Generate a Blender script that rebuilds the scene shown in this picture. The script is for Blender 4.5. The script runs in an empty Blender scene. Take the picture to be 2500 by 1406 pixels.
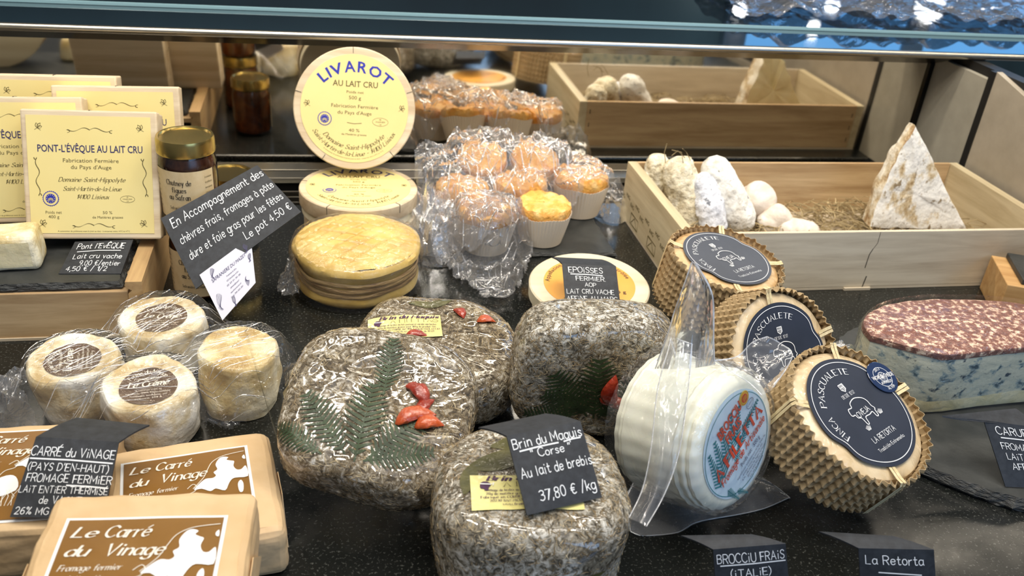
import bpy, bmesh, math, random
import numpy as np
from mathutils import Vector, Matrix, noise, geometry
from mathutils.bvhtree import BVHTree
random.seed(7)
SC = bpy.context.scene
COL = SC.collection
R = math.radians
# ---------------------------------------------------------------- camera
PITCH, YAW, ROLL, FPX, CH = R(29.1), R(13.2), R(5.06), 2180.0, 0.5
cp, sp = math.cos(PITCH), math.sin(PITCH)
FW = Vector((math.sin(YAW)*cp, math.cos(YAW)*cp, -sp))
RT = Vector((math.cos(YAW), -math.sin(YAW), 0)); UP = RT.cross(FW)
CR = RT*math.cos(ROLL)+UP*math.sin(ROLL); CU = -RT*math.sin(ROLL)+UP*math.cos(ROLL)
CAM = Vector((0, 0, CH))
cam = bpy.data.objects.new('camera', bpy.data.cameras.new('camera')); COL.objects.link(cam)
cam.matrix_world = Matrix((( CR.x, CU.x, -FW.x, CAM.x), (CR.y, CU.y, -FW.y, CAM.y), (CR.z, CU.z, -FW.z, CAM.z), (0, 0, 0, 1)))
cam.data.sensor_width = 36; cam.data.lens = 36*FPX/2500; cam.data.clip_start = .01
cam.data.dof.use_dof = True; cam.data.dof.focus_distance = .78; cam.data.dof.aperture_fstop = 9
SC.camera = cam
# ---------------------------------------------------------------- view, world, lights
SC.view_settings.view_transform = 'Standard'; SC.view_settings.look = 'None'
SC.view_settings.exposure = 0.05; SC.view_settings.gamma = 1
SC.view_settings.use_curve_mapping = False
W = bpy.data.worlds.new('world'); SC.world = W; W.use_nodes = True
wb = W.node_tree.nodes['Background']; wb.inputs[0].default_value = (.55, .57, .6, 1); wb.inputs[1].default_value = .30
def area(name, loc, target, sx, sy, power, col, spread=180):
    l = bpy.data.lights.new(name, 'AREA'); l.shape = 'RECTANGLE'; l.size = sx; l.size_y = sy; l.energy = power; l.color = col; l.spread = R(spread)
    o = bpy.data.objects.new(name, l); COL.objects.link(o); o.location = loc
    o.rotation_euler = (Vector(target)-Vector(loc)).to_track_quat('-Z', 'Y').to_euler()
    return o
area('case_tube_light', (.60, .88, .505), (.60, .84, 0), 1.9, .030, 1.7, (1, .88, .70))
area('mirror_fill_light', (.1, 1.105, .36), (.1, .98, 0), 2.4, .014, 2.6, (1, .90, .74))  # unseen fill added to brighten the backs that face the mirror
area('canopy_tube_light', (.25, .50, 1.15), (.25, .58, 0), 1.5, .04, 4.6, (1, .92, .80))
area('canopy_tube_light', (.25, .68, 1.15), (.25, .74, 0), 1.5, .04, 4.6, (1, .92, .80))
for i_, (x_, y_) in enumerate(((-.7, .1), (-.2, .6), (.35, .25), (.9, .65), (1.3, .1), (.1, -.5))):
    area('sparkle_light', (x_, y_, 1.9), (x_*.5+.1, .75, 0), .10, .10, 4.2, (1, .94, .84))  # unseen small lights added for sparkle on the film
area('shop_ceiling_light', (.1, -.2, 2.2), (.2, .8, 0), 1.6, 1.2, 8, (1, .95, .88))
area('shop_window_daylight', (1.3, -1.6, .9), (.4, .7, .1), 1.6, 1.0, 16, (.35, .6, 1))
# ---------------------------------------------------------------- materials
def newmat(name):
    m = bpy.data.materials.new(name); m.use_nodes = True
    return m, m.node_tree, m.node_tree.nodes['Principled BSDF']
def nd(t, kind, **kw):
    n = t.nodes.new(kind)
    for k, v in kw.items():
        if k.startswith('i_'):
            n.inputs[int(k[2:]) if k[2:].isdigit() else k[2:].replace('_', ' ')].default_value = v
        else: setattr(n, k, v)
    return n
def coords(t, scale=(1, 1, 1), rot=(0, 0, 0)):
    tc = nd(t, 'ShaderNodeTexCoord'); mp = nd(t, 'ShaderNodeMapping')
    mp.inputs['Scale'].default_value = scale; mp.inputs['Rotation'].default_value = rot
    t.links.new(tc.outputs['Object'], mp.inputs[0]); return mp.outputs[0]
def ntex(t, vec, scale, detail=4, rough=.55, dist=0):
    n = nd(t, 'ShaderNodeTexNoise'); n.inputs['Scale'].default_value = scale; n.inputs['Detail'].default_value = detail
    n.inputs['Roughness'].default_value = rough; n.inputs['Distortion'].default_value = dist
    t.links.new(vec, n.inputs['Vector']); return n.outputs[0]
def ramp(t, fac, stops):
    r = nd(t, 'ShaderNodeValToRGB'); e = r.color_ramp.elements
    while len(e) < len(stops): e.new(.5)
    for i, (p, c) in enumerate(stops):
        e[i].position = p; e[i].color = (*c, 1) if len(c) == 3 else c
    t.links.new(fac, r.inputs[0]); return r.outputs[0]
def bump(t, h, strength, dist, inp, prev=None):
    b = nd(t, 'ShaderNodeBump'); b.inputs['Strength'].default_value = strength; b.inputs['Distance'].default_value = dist
    t.links.new(h, b.inputs['Height'])
    if prev: t.links.new(prev, b.inputs['Normal'])
    t.links.new(b.outputs[0], inp); return b.outputs[0]
def sol(name, col, rough=.5, metal=0, coat=0, spec=.5, em=None):
    m, t, b = newmat(name); b.inputs['Base Color'].default_value = (*col, 1); b.inputs['Roughness'].default_value = rough
    b.inputs['Metallic'].default_value = metal; b.inputs['Coat Weight'].default_value = coat; b.inputs['Coat Roughness'].default_value = .08
    b.inputs['Specular IOR Level'].default_value = spec
    return m
def noisy(name, stops, scale, rough=.6, sv=(1, 1, 1), rot=(0, 0, 0), bmp=(.3, .001), bscale=None, coat=0, cb=None, detail=5, dist=0, spots=None, spec=.5, sss=0, bdetail=4, crough=.07):
    m, t, b = newmat(name); v = coords(t, sv, rot); f = ntex(t, v, scale, detail, .6, dist); c = ramp(t, f, stops)
    if spots:
        sc, lo, hi, scol = spots
        f2 = ntex(t, v, sc, 3, .6); k = ramp(t, f2, [(lo, (0, 0, 0)), (hi, (1, 1, 1))])
        mx = nd(t, 'ShaderNodeMix', data_type='RGBA'); t.links.new(k, mx.inputs[0]); t.links.new(c, mx.inputs[6]); mx.inputs[7].default_value = (*scol, 1); c = mx.outputs[2]
    t.links.new(c, b.inputs['Base Color']); b.inputs['Roughness'].default_value = rough; b.inputs['Specular IOR Level'].default_value = spec
    if bmp: bump(t, ntex(t, v, bscale or scale*2, bdetail), bmp[0], bmp[1], b.inputs['Normal'])
    if coat:
        b.inputs['Coat Weight'].default_value = coat; b.inputs['Coat Roughness'].default_value = crough
        if cb: bump(t, ntex(t, coords(t, cb[3] if len(cb) > 3 else (1, 1, 1)), cb[0], 3, .5, 1.2), cb[1], cb[2], b.inputs['Coat Normal'])
    if sss: b.inputs['Subsurface Weight'].default_value = sss; b.inputs['Subsurface Radius'].default_value = (.01, .007, .004); b.inputs['Subsurface Scale'].default_value = .5
    return m
def film(name, tint, haze, bs, bd, strength=1.0, refl=.5, rough=.06, sv=(1, 1, 1)):
    m = bpy.data.materials.new(name); m.use_nodes = True; t = m.node_tree; t.nodes.clear()
    out = nd(t, 'ShaderNodeOutputMaterial'); tr = nd(t, 'ShaderNodeBsdfTransparent'); tr.inputs[0].default_value = (*tint, 1)
    gl = nd(t, 'ShaderNodeBsdfGlossy'); gl.inputs['Roughness'].default_value = rough; gl.inputs[0].default_value = (1, 1, 1, 1)
    df = nd(t, 'ShaderNodeBsdfDiffuse'); df.inputs[0].default_value = (.85, .86, .9, 1)
    v = coords(t, sv); n1 = ntex(t, v, bs, 3, .55, 1.5)
    b = nd(t, 'ShaderNodeBump'); b.inputs['Strength'].default_value = strength; b.inputs['Distance'].default_value = bd
    t.links.new(n1, b.inputs['Height']); t.links.new(b.outputs[0], gl.inputs['Normal'])
    fr = nd(t, 'ShaderNodeLayerWeight'); fr.inputs[0].default_value = refl; t.links.new(b.outputs[0], fr.inputs['Normal'])
    m1 = nd(t, 'ShaderNodeMixShader'); m1.inputs[0].default_value = haze; t.links.new(tr.outputs[0], m1.inputs[1]); t.links.new(df.outputs[0], m1.inputs[2])
    m2 = nd(t, 'ShaderNodeMixShader'); mm = nd(t, 'ShaderNodeMath', operation='MULTIPLY_ADD'); mm.inputs[1].default_value = .75; mm.inputs[2].default_value = .05; mm.use_clamp = True
    t.links.new(fr.outputs['Fresnel'], mm.inputs[0]); t.links.new(mm.outputs[0], m2.inputs[0])
    t.links.new(m1.outputs[0], m2.inputs[1]); t.links.new(gl.outputs[0], m2.inputs[2]); t.links.new(m2.outputs[0], out.inputs[0])
    return m
M = {}
def wood(name, a, b_, grain='x', sc=9, rough=.6):
    sv = {'x': (.08, 1, 1), 'y': (1, .08, 1), 'z': (1, 1, .08)}[grain]
    m, t, b = newmat(name); v = coords(t, sv)
    f = ntex(t, v, sc*9, 6, .65, .4); c = ramp(t, f, [(.3, a), (.62, b_)])
    f2 = ntex(t, coords(t, (1, 1, 1)), 30, 2); k = ramp(t, f2, [(.68, (0, 0, 0)), (.72, (1, 1, 1))])
    mx = nd(t, 'ShaderNodeMix', data_type='RGBA', blend_type='MULTIPLY'); mx.inputs[0].default_value = .6
    f3 = ntex(t, v, sc*2.2, 2); k3 = ramp(t, f3, [(.35, (.72, .66, .6)), (.6, (1, 1, 1))]); t.links.new(c, mx.inputs[6]); t.links.new(k3, mx.inputs[7])
    t.links.new(mx.outputs[2], b.inputs['Base Color']); b.inputs['Roughness'].default_value = rough
    bump(t, f, .25, .0006, b.inputs['Normal']); return m
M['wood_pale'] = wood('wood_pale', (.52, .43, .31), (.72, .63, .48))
M['wood_pale_y'] = wood('wood_pale_y', (.50, .41, .25), (.66, .57, .38), 'y')
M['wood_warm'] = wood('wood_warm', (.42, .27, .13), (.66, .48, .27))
M['wood_warm_y'] = wood('wood_warm_y', (.45, .28, .13), (.62, .42, .2), 'y')
M['wood_orange'] = wood('wood_orange', (.45, .24, .08), (.62, .38, .16))
M['veneer'] = wood('veneer', (.56, .42, .26), (.78, .66, .47), 'x', 7)
M['veneer_pale'] = wood('veneer_pale', (.68, .6, .42), (.84, .78, .6), 'x', 5)
M['cream'] = noisy('label_cream', [(.3, (.80, .66, .27)), (.7, (.84, .71, .32))], 8, .35, bmp=None)
M['jar_paper'] = noisy('kraft_label', [(.3, (.66, .50, .27)), (.7, (.76, .61, .37))], 90, .7, bmp=None)
M['ink_blue'] = sol('ink_blue', (.02, .03, .35), .5)
M['ink_navy'] = sol('ink_navy', (.035, .03, .12), .5)
M['ink_dark'] = sol('ink_dark', (.05, .04, .03), .6)
M['ink_olive'] = sol('ink_olive', (.13, .10, .03), .6)
M['chalk'] = sol('chalk_white', (.82, .84, .86), .8)
M['white'] = sol('print_white', (.85, .85, .85), .45)
M['cream_print'] = sol('print_cream', (.83, .78, .68), .5)
M['card'] = noisy('black_card', [(.3, (.012, .014, .018)), (.7, (.03, .034, .042))], 160, .62, bmp=(.15, .0003))
M['slate'] = noisy('slate', [(.3, (.015, .017, .017)), (.7, (.05, .052, .05))], 25, .5, bmp=(.5, .0015), bscale=60, dist=.6)
M['slate_edge'] = noisy('slate_edge', [(.35, (.008, .009, .009)), (.65, (.07, .072, .07))], 120, .5, (1, 1, 4), bmp=(1, .003), bscale=140)
M['steel'] = sol('brushed_steel', (.42, .40, .35), .28, 1)
M['black'] = sol('black_plastic', (.005, .005, .005), .22, spec=.15)
M['matte_black'] = sol('groove_black', (.004, .004, .004), .5)
M['gold'] = sol('gold_lid', (.45, .34, .12), .26, 1)
M['chutney'] = noisy('fig_chutney', [(.3, (.06, .012, .004)), (.7, (.30, .075, .015))], 60, .25, bmp=None)
M['kraft'] = noisy('kraft_paper', [(.3, (.60, .40, .20)), (.7, (.72, .52, .30))], 18, .62, bmp=(.9, .004), bscale=22, detail=3)
M['brown'] = noisy('brown_print', [(.3, (.19, .085, .012)), (.7, (.25, .12, .02))], 12, .28, bmp=(.3, .002), bscale=20)
M['brown_dark'] = noisy('dark_brown_print', [(.3, (.07, .035, .015)), (.7, (.12, .06, .025))], 30, .3, bmp=(.6, .001), bscale=60)
M['rind'] = noisy('white_rind', [(.36, (.50, .36, .16)), (.46, (.74, .64, .43)), (.56, (.87, .84, .75))], 26, .6, bmp=(.8, .003), bscale=70, coat=.55, cb=(45, 1, .004, (1, 1, .25)))
M['rind_yellow'] = noisy('yellowed_rind', [(.36, (.44, .29, .09)), (.47, (.70, .56, .28)), (.60, (.86, .8, .6))], 24, .6, bmp=(.8, .003), bscale=70, coat=.6, cb=(45, 1, .004, (1, 1, .25)))
M['log_white'] = noisy('mould_white', [(.3, (.55, .5, .42)), (.5, (.82, .8, .74)), (.7, (.9, .9, .88))], 60, .85, bmp=(1, .004), bscale=90, spots=(140, .62, .72, (.22, .21, .2)))
M['log_cream'] = noisy('mould_cream', [(.3, (.36, .28, .16)), (.5, (.72, .64, .46)), (.7, (.86, .82, .7))], 80, .85, bmp=(1, .005), bscale=110)
M['log_blue'] = noisy('mould_bluish', [(.3, (.36, .37, .42)), (.5, (.72, .74, .80)), (.7, (.88, .88, .92))], 60, .85, bmp=(1, .004), bscale=100, spots=(120, .6, .7, (.18, .19, .22)))
M['log_pink'] = noisy('mould_pinkish', [(.3, (.62, .52, .42)), (.6, (.86, .78, .7))], 50, .8, bmp=(.6, .002), bscale=120, sv=(.3, 1, 1))
M['tomme'] = noisy('tomme_rind', [(.33, (.30, .17, .05)), (.40, (.62, .5, .32)), (.46, (.86, .83, .76)), (.7, (.9, .88, .84))], 30, .8, (1, 1, .6), bmp=(1, .004), bscale=80, detail=7, spots=(110, .60, .68, (.30, .22, .12)))
M['tomme_edge'] = noisy('tomme_edge_rind', [(.36, (.36, .22, .10)), (.47, (.64, .52, .34)), (.6, (.84, .79, .68))], 40, .8, bmp=(1, .004))
M['cut_cream'] = noisy('cut_paste_cream', [(.3, (.72, .62, .36)), (.7, (.80, .72, .48))], 40, .45, bmp=(.6, .002), sss=.2)
M['orange'] = noisy('orange_rind', [(.3, (.80, .31, .04)), (.5, (.93, .50, .12)), (.72, (.95, .68, .32))], 45, .35, bmp=(1, .006), bscale=60, sss=.1)
M['cup'] = sol('paper_cup', (.90, .78, .62), .55)
M['livarot_rind'] = noisy('washed_rind', [(.3, (.50, .31, .06)), (.5, (.68, .47, .13)), (.75, (.80, .62, .28))], 22, .35, bmp=(.4, .002), coat=.5, cb=(50, .7, .003))
M['reed'] = noisy('reed_band', [(.3, (.26, .14, .05)), (.6, (.58, .40, .18))], 30, .45, (1, 1, 6), bmp=(1, .003), coat=.6, cb=(60, 1, .004))
M['fern'] = noisy('fern_green', [(.3, (.014, .028, .008)), (.7, (.035, .065, .018))], 60, .6, bmp=None, coat=.15, cb=(60, .8, .003))
M['leaf'] = noisy('bay_leaf', [(.3, (.05, .05, .012)), (.7, (.12, .11, .03))], 60, .35, bmp=None, coat=.5, cb=(60, .8, .003))
M['chili'] = noisy('chili_red', [(.3, (.20, .012, .006)), (.7, (.42, .045, .014))], 60, .25, bmp=(.7, .002), coat=.7, cb=(70, 1, .004))
M['chili_orange'] = noisy('chili_orange', [(.3, (.38, .045, .010)), (.7, (.60, .11, .02))], 60, .25, bmp=(.7, .002), coat=.7, cb=(70, 1, .004))
M['corr'] = noisy('corrugated_card', [(.3, (.34, .235, .115)), (.7, (.47, .345, .19))], 40, .75, bmp=(.2, .0005))
M['torta'] = noisy('torta_rind', [(.3, (.50, .28, .11)), (.5, (.64, .42, .2)), (.75, (.78, .6, .36))], 20, .4, bmp=(.4, .002), coat=.8, cb=(60, 1, .005))
M['torta_pale'] = noisy('torta_rind_pale', [(.3, (.55, .38, .18)), (.5, (.70, .54, .33)), (.75, (.82, .70, .5))], 20, .4, bmp=(.4, .002), coat=.9, cb=(60, 1, .006))
M['navy_label'] = noisy('navy_label', [(.3, (.022, .028, .045)), (.7, (.03, .038, .06))], 30, .32, bmp=(.3, .001), bscale=15)
M['raffia'] = noisy('raffia', [(.3, (.62, .48, .24)), (.7, (.8, .68, .42))], 40, .5, (6, 6, .4), bmp=(.5, .001))
M['brocciu'] = noisy('fresh_curd', [(.3, (.80, .80, .66)), (.7, (.90, .90, .80))], 16, .4, bmp=(.35, .0016), bscale=45, coat=.8, cb=(22, .8, .006), sss=.15)
M['brocciu_label'] = sol('pale_blue_label', (.62, .78, .90), .3, coat=.6)
M['teal'] = sol('print_teal', (.01, .20, .24), .5)
M['red'] = sol('print_red', (.62, .06, .02), .5)
M['yellow'] = sol('print_yellow', (.75, .55, .05), .5)
M['orange_print'] = noisy('orange_print', [(.3, (.80, .36, .06)), (.7, (.86, .45, .10))], 10, .4, bmp=None)
M['maquis_label'] = noisy('maquis_label', [(.3, (.70, .62, .22)), (.7, (.80, .74, .34))], 30, .3, bmp=None, coat=.6, cb=(40, .6, .003))
M['ink_plum'] = sol('ink_plum', (.07, .025, .07), .5)
M['bluecheese'] = noisy('blue_veined_paste', [(.34, (.05, .10, .12)), (.41, (.34, .42, .40)), (.47, (.70, .69, .52)), (.75, (.80, .77, .58))], 70, .38, (1, 1, 1.3), bmp=(.8, .003), bscale=60, coat=.5, cb=(30, .6, .003), dist=.35, detail=7, spots=(80, .62, .7, (.03, .06, .09)))
M['blue_rind'] = noisy('pomace_rind', [(.37, (.76, .60, .44)), (.43, (.60, .40, .29)), (.48, (.25, .095, .065)), (.62, (.15, .055, .04))], 170, .5, bmp=(1, .004), bscale=80, coat=.6, cb=(60, .8, .004), detail=6)
M['cream_rind'] = noisy('cheese_edge', [(.3, (.62, .54, .28)), (.7, (.76, .69, .45))], 60, .5, bmp=(.6, .002), coat=.6, cb=(40, .8, .004))
M['medal'] = sol('medal_foil', (.012, .03, .09), .12, 0, 1)
M['film'] = film('cling_film', (.975, .975, .985), .10, 60, .004, .5, .35, .11)
M['film_soft'] = film('cling_film_taut', (.99, .99, .99), .02, 40, .004, .9, .08, .10, (1, 1, 1))
M['bag'] = film('vacuum_bag', (.95, .97, 1), .09, 14, .010, .4, .12, .09)
M['crease'] = film('film_crease', (1, 1, 1), .34, 200, .001, .6, .5, .12)  # pale folds: film highlights put into the colour
M['film_dark'] = film('reflection_film', (.8, .84, .9), .12, 22, .012, 1, .35, .12)
M['hay'] = noisy('hay', [(.3, (.20, .14, .06)), (.7, (.50, .39, .21))], 30, .7, bmp=None)
M['grey_panel'] = noisy('grey_laminate', [(.3, (.28, .26, .21)), (.7, (.36, .335, .275))], 25, .42, bmp=None)
M['grey_panel_warm'] = noisy('grey_laminate_front', [(.3, (.30, .26, .20)), (.7, (.38, .33, .26))], 25, .42, bmp=None)
M['beige_circle'] = sol('reflected_cream', (.7, .62, .42), .5)
def mk_glass():
    m = bpy.data.materials.new('jar_glass'); m.use_nodes = True; t = m.node_tree; t.nodes.clear()
    out = nd(t, 'ShaderNodeOutputMaterial'); tr = nd(t, 'ShaderNodeBsdfTransparent'); gl = nd(t, 'ShaderNodeBsdfGlossy'); gl.inputs['Roughness'].default_value = .03
    lw = nd(t, 'ShaderNodeLayerWeight'); lw.inputs[0].default_value = .35; mx = nd(t, 'ShaderNodeMixShader')
    t.links.new(lw.outputs['Fresnel'], mx.inputs[0]); t.links.new(tr.outputs[0], mx.inputs[1]); t.links.new(gl.outputs[0], mx.inputs[2]); t.links.new(mx.outputs[0], out.inputs[0]); return m
M['glass'] = mk_glass()
m, t, b = newmat('mirror_glass'); b.inputs['Metallic'].default_value = 1; b.inputs['Base Color'].default_value = (.88, .83, .74, 1); b.inputs['Roughness'].default_value = .045; M['mirror'] = m
m, t, b = newmat('granite'); v = coords(t)
f = ntex(t, v, 420, 2); c = ramp(t, f, [(.58, (.010, .011, .010)), (.75, (.09, .092, .082))]); t.links.new(c, b.inputs['Base Color'])
f2 = ntex(t, v, 9, 5, .7, .6); rr = ramp(t, f2, [(.35, (.08, .08, .08)), (.7, (.30, .30, .30))]); t.links.new(rr, b.inputs['Roughness']); bump(t, ntex(t, v, 700, 2), .05, .0002, b.inputs['Normal']); M['granite'] = m
m, t, b = newmat('shelf_glass'); b.inputs['Base Color'].default_value = (.01, .02, .03, 1); b.inputs['Roughness'].default_value = .05; b.inputs['Coat Weight'].default_value = 1; M['shelf_glass'] = m
# maquis crust: pale mould flecked with dry herb
def crust(name, dark, pale, wet):
    m, t, b = newmat(name); v = coords(t)
    f = ntex(t, v, 190, 6, .75, .8); c = ramp(t, f, [(.38, (.035, .026, .014)), (.455, dark), (.535, pale), (.63, (.86, .83, .76))])
    f2 = ntex(t, v, 26, 4, .6); k = ramp(t, f2, [(.38, (.40, .35, .26)), (.60, (1, 1, 1))])
    mx = nd(t, 'ShaderNodeMix', data_type='RGBA', blend_type='MULTIPLY'); mx.inputs[0].default_value = .9; t.links.new(c, mx.inputs[6]); t.links.new(k, mx.inputs[7])
    t.links.new(mx.outputs[2], b.inputs['Base Color']); b.inputs['Roughness'].default_value = .6
    bump(t, f, .8, .002, b.inputs['Normal']); b.inputs['Coat Weight'].default_value = wet; b.inputs['Coat Roughness'].default_value = .05; b.inputs['Coat IOR'].default_value = 1.75
    b1 = bump(t, ntex(t, v, 17, 2, .42, .8), 1, .014, b.inputs['Coat Normal']); bump(t, ntex(t, v, 90, 2, .5, 1.5), .12, .0005, b.inputs['Coat Normal'], b1); return m
M['crust'] = crust('herb_crust', (.15, .11, .06), (.38, .32, .22), 1)
M['crust_grey'] = crust('herb_crust_grey', (.18, .155, .11), (.52, .49, .42), .85)
M['herb'] = noisy('dry_herb', [(.35, (.08, .055, .022)), (.5, (.27, .19, .09)), (.65, (.62, .52, .34))], 60, .6, bmp=None, coat=.4)
# ---------------------------------------------------------------- object helpers
def tag(o, label=None, cat=None, group=None, kind=None):
    for k, v in (('label', label), ('category', cat), ('group', group), ('kind', kind)):
        if v: o[k] = v
    return o
def obj(name, vf, mat, parent=None, smooth=True):
    if mat in ('film', 'film_dark'): smooth = False
    me = bpy.data.meshes.new(name); me.from_pydata([tuple(v) for v in vf[0]], [], vf[1]); me.update()
    if smooth:
        me.polygons.foreach_set('use_smooth', [True]*len(me.polygons))
        me.set_sharp_from_angle(angle=R(40))
    me.materials.append(M[mat] if isinstance(mat, str) else mat)
    o = bpy.data.objects.new(name, me); COL.objects.link(o)
    if parent: o.parent = parent
    return o
def thing(name, label, cat, mat4=None, group=None):
    o = bpy.data.objects.new(name, None); COL.objects.link(o); o.empty_display_size = .02
    if mat4 is not None: o.matrix_world = mat4
    return tag(o, label, cat, group)
def frame(loc, n=(0, 0, 1), up=None, rot=0):
    """matrix with local z along n; local y is the projection of up, turned by rot degrees"""
    n = Vector(n).normalized(); u = Vector(up) if up else (Vector((0, 1, 0)) if abs(n.z) > .5 else Vector((0, 0, 1)))
    u = (u-n*u.dot(n)).normalized(); x = u.cross(n)
    m = Matrix(((x.x, u.x, n.x, loc[0]), (x.y, u.y, n.y, loc[1]), (x.z, u.z, n.z, loc[2]), (0, 0, 0, 1)))
    return m @ Matrix.Rotation(R(rot), 4, 'Z')
def box(x0, x1, y0, y1, z0, z1, bev=0, seg=2):
    bm = bmesh.new(); bmesh.ops.create_cube(bm, size=1)
    for v in bm.verts: v.co = Vector(((x0+x1)/2+v.co.x*(x1-x0), (y0+y1)/2+v.co.y*(y1-y0), (z0+z1)/2+v.co.z*(z1-z0)))
    if bev: bmesh.ops.bevel(bm, geom=bm.edges[:], offset=bev, segments=seg, affect='EDGES', profile=.5)
    return frombm(bm)
def frombm(bm):
    bm.verts.index_update(); r = ([v.co.copy() for v in bm.verts], [[v.index for v in f.verts] for f in bm.faces]); bm.free(); return r
def join(*parts):
    V, F = [], []
    for v, f in parts:
        n = len(V); V += list(v); F += [[i+n for i in q] for q in f]
    return V, F
def xf(vf, m): return [m @ Vector(v) for v in vf[0]], vf[1]
def lathe(prof, n=48, cap=True, rf=None):
    V, F = [], []
    for r, z in prof:
        for i in range(n):
            a = 2*math.pi*i/n; q = r*(rf(a, z) if rf else 1); V.append((q*math.cos(a), q*math.sin(a), z))
    for j in range(len(prof)-1):
        for i in range(n):
            a, b_ = j*n+i, j*n+(i+1) % n; F.append([a, b_, b_+n, a+n])
    if cap: F.append(list(range(n))[::-1]); F.append([(len(prof)-1)*n+i for i in range(n)])
    return V, F
def grid(nx, ny, fn, x0=0, x1=1, y0=0, y1=1):
    V = [fn(x0+(x1-x0)*i/nx, y0+(y1-y0)*j/ny) for j in range(ny+1) for i in range(nx+1)]
    F = [[j*(nx+1)+i, j*(nx+1)+i+1, (j+1)*(nx+1)+i+1, (j+1)*(nx+1)+i] for j in range(ny) for i in range(nx)]
    return V, F
def prism(pts, z0, z1):
    """closed outline (ccw) extruded between z0 and z1"""
    n = len(pts); V = [(x, y, z0) for x, y in pts]+[(x, y, z1) for x, y in pts]
    return V, [list(range(n))[::-1], list(range(n, 2*n))]+[[i, (i+1) % n, n+(i+1) % n, n+i] for i in range(n)]
def tube(pts, r, n=6, r1=None):
    pts = [Vector(p) for p in pts]; V, F = [], []; m = len(pts)
    for k, p in enumerate(pts):
        t = (pts[min(k+1, m-1)]-pts[max(k-1, 0)]).normalized(); a = t.orthogonal().normalized(); b_ = t.cross(a); rr = r if r1 is None else r+(r1-r)*k/(m-1)
        for i in range(n):
            w = 2*math.pi*i/n; V.append(p+(a*math.cos(w)+b_*math.sin(w))*rr)
    for k in range(m-1):
        for i in range(n): F.append([k*n+i, k*n+(i+1) % n, (k+1)*n+(i+1) % n, (k+1)*n+i])
    F.append(list(range(n))[::-1]); F.append([(m-1)*n+i for i in range(n)]); return V, F
def N3(x, y, z, s, seed=0): return noise.noise(Vector((x*s+seed*7.3, y*s-seed*3.1, z*s+seed*1.7)))
# rays and points of the surveyed picture
def ray(x, y): return FW+CR*((x-1250)/FPX)-CU*((y-703)/FPX)
def P(x, y, z=0): d = ray(x, y); return CAM+d*((z-CH)/d.z)
def PY(x, y, Y): d = ray(x, y); return CAM+d*(Y/d.y)
def PK(x, y, k): return CAM+ray(x, y)*k
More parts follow.
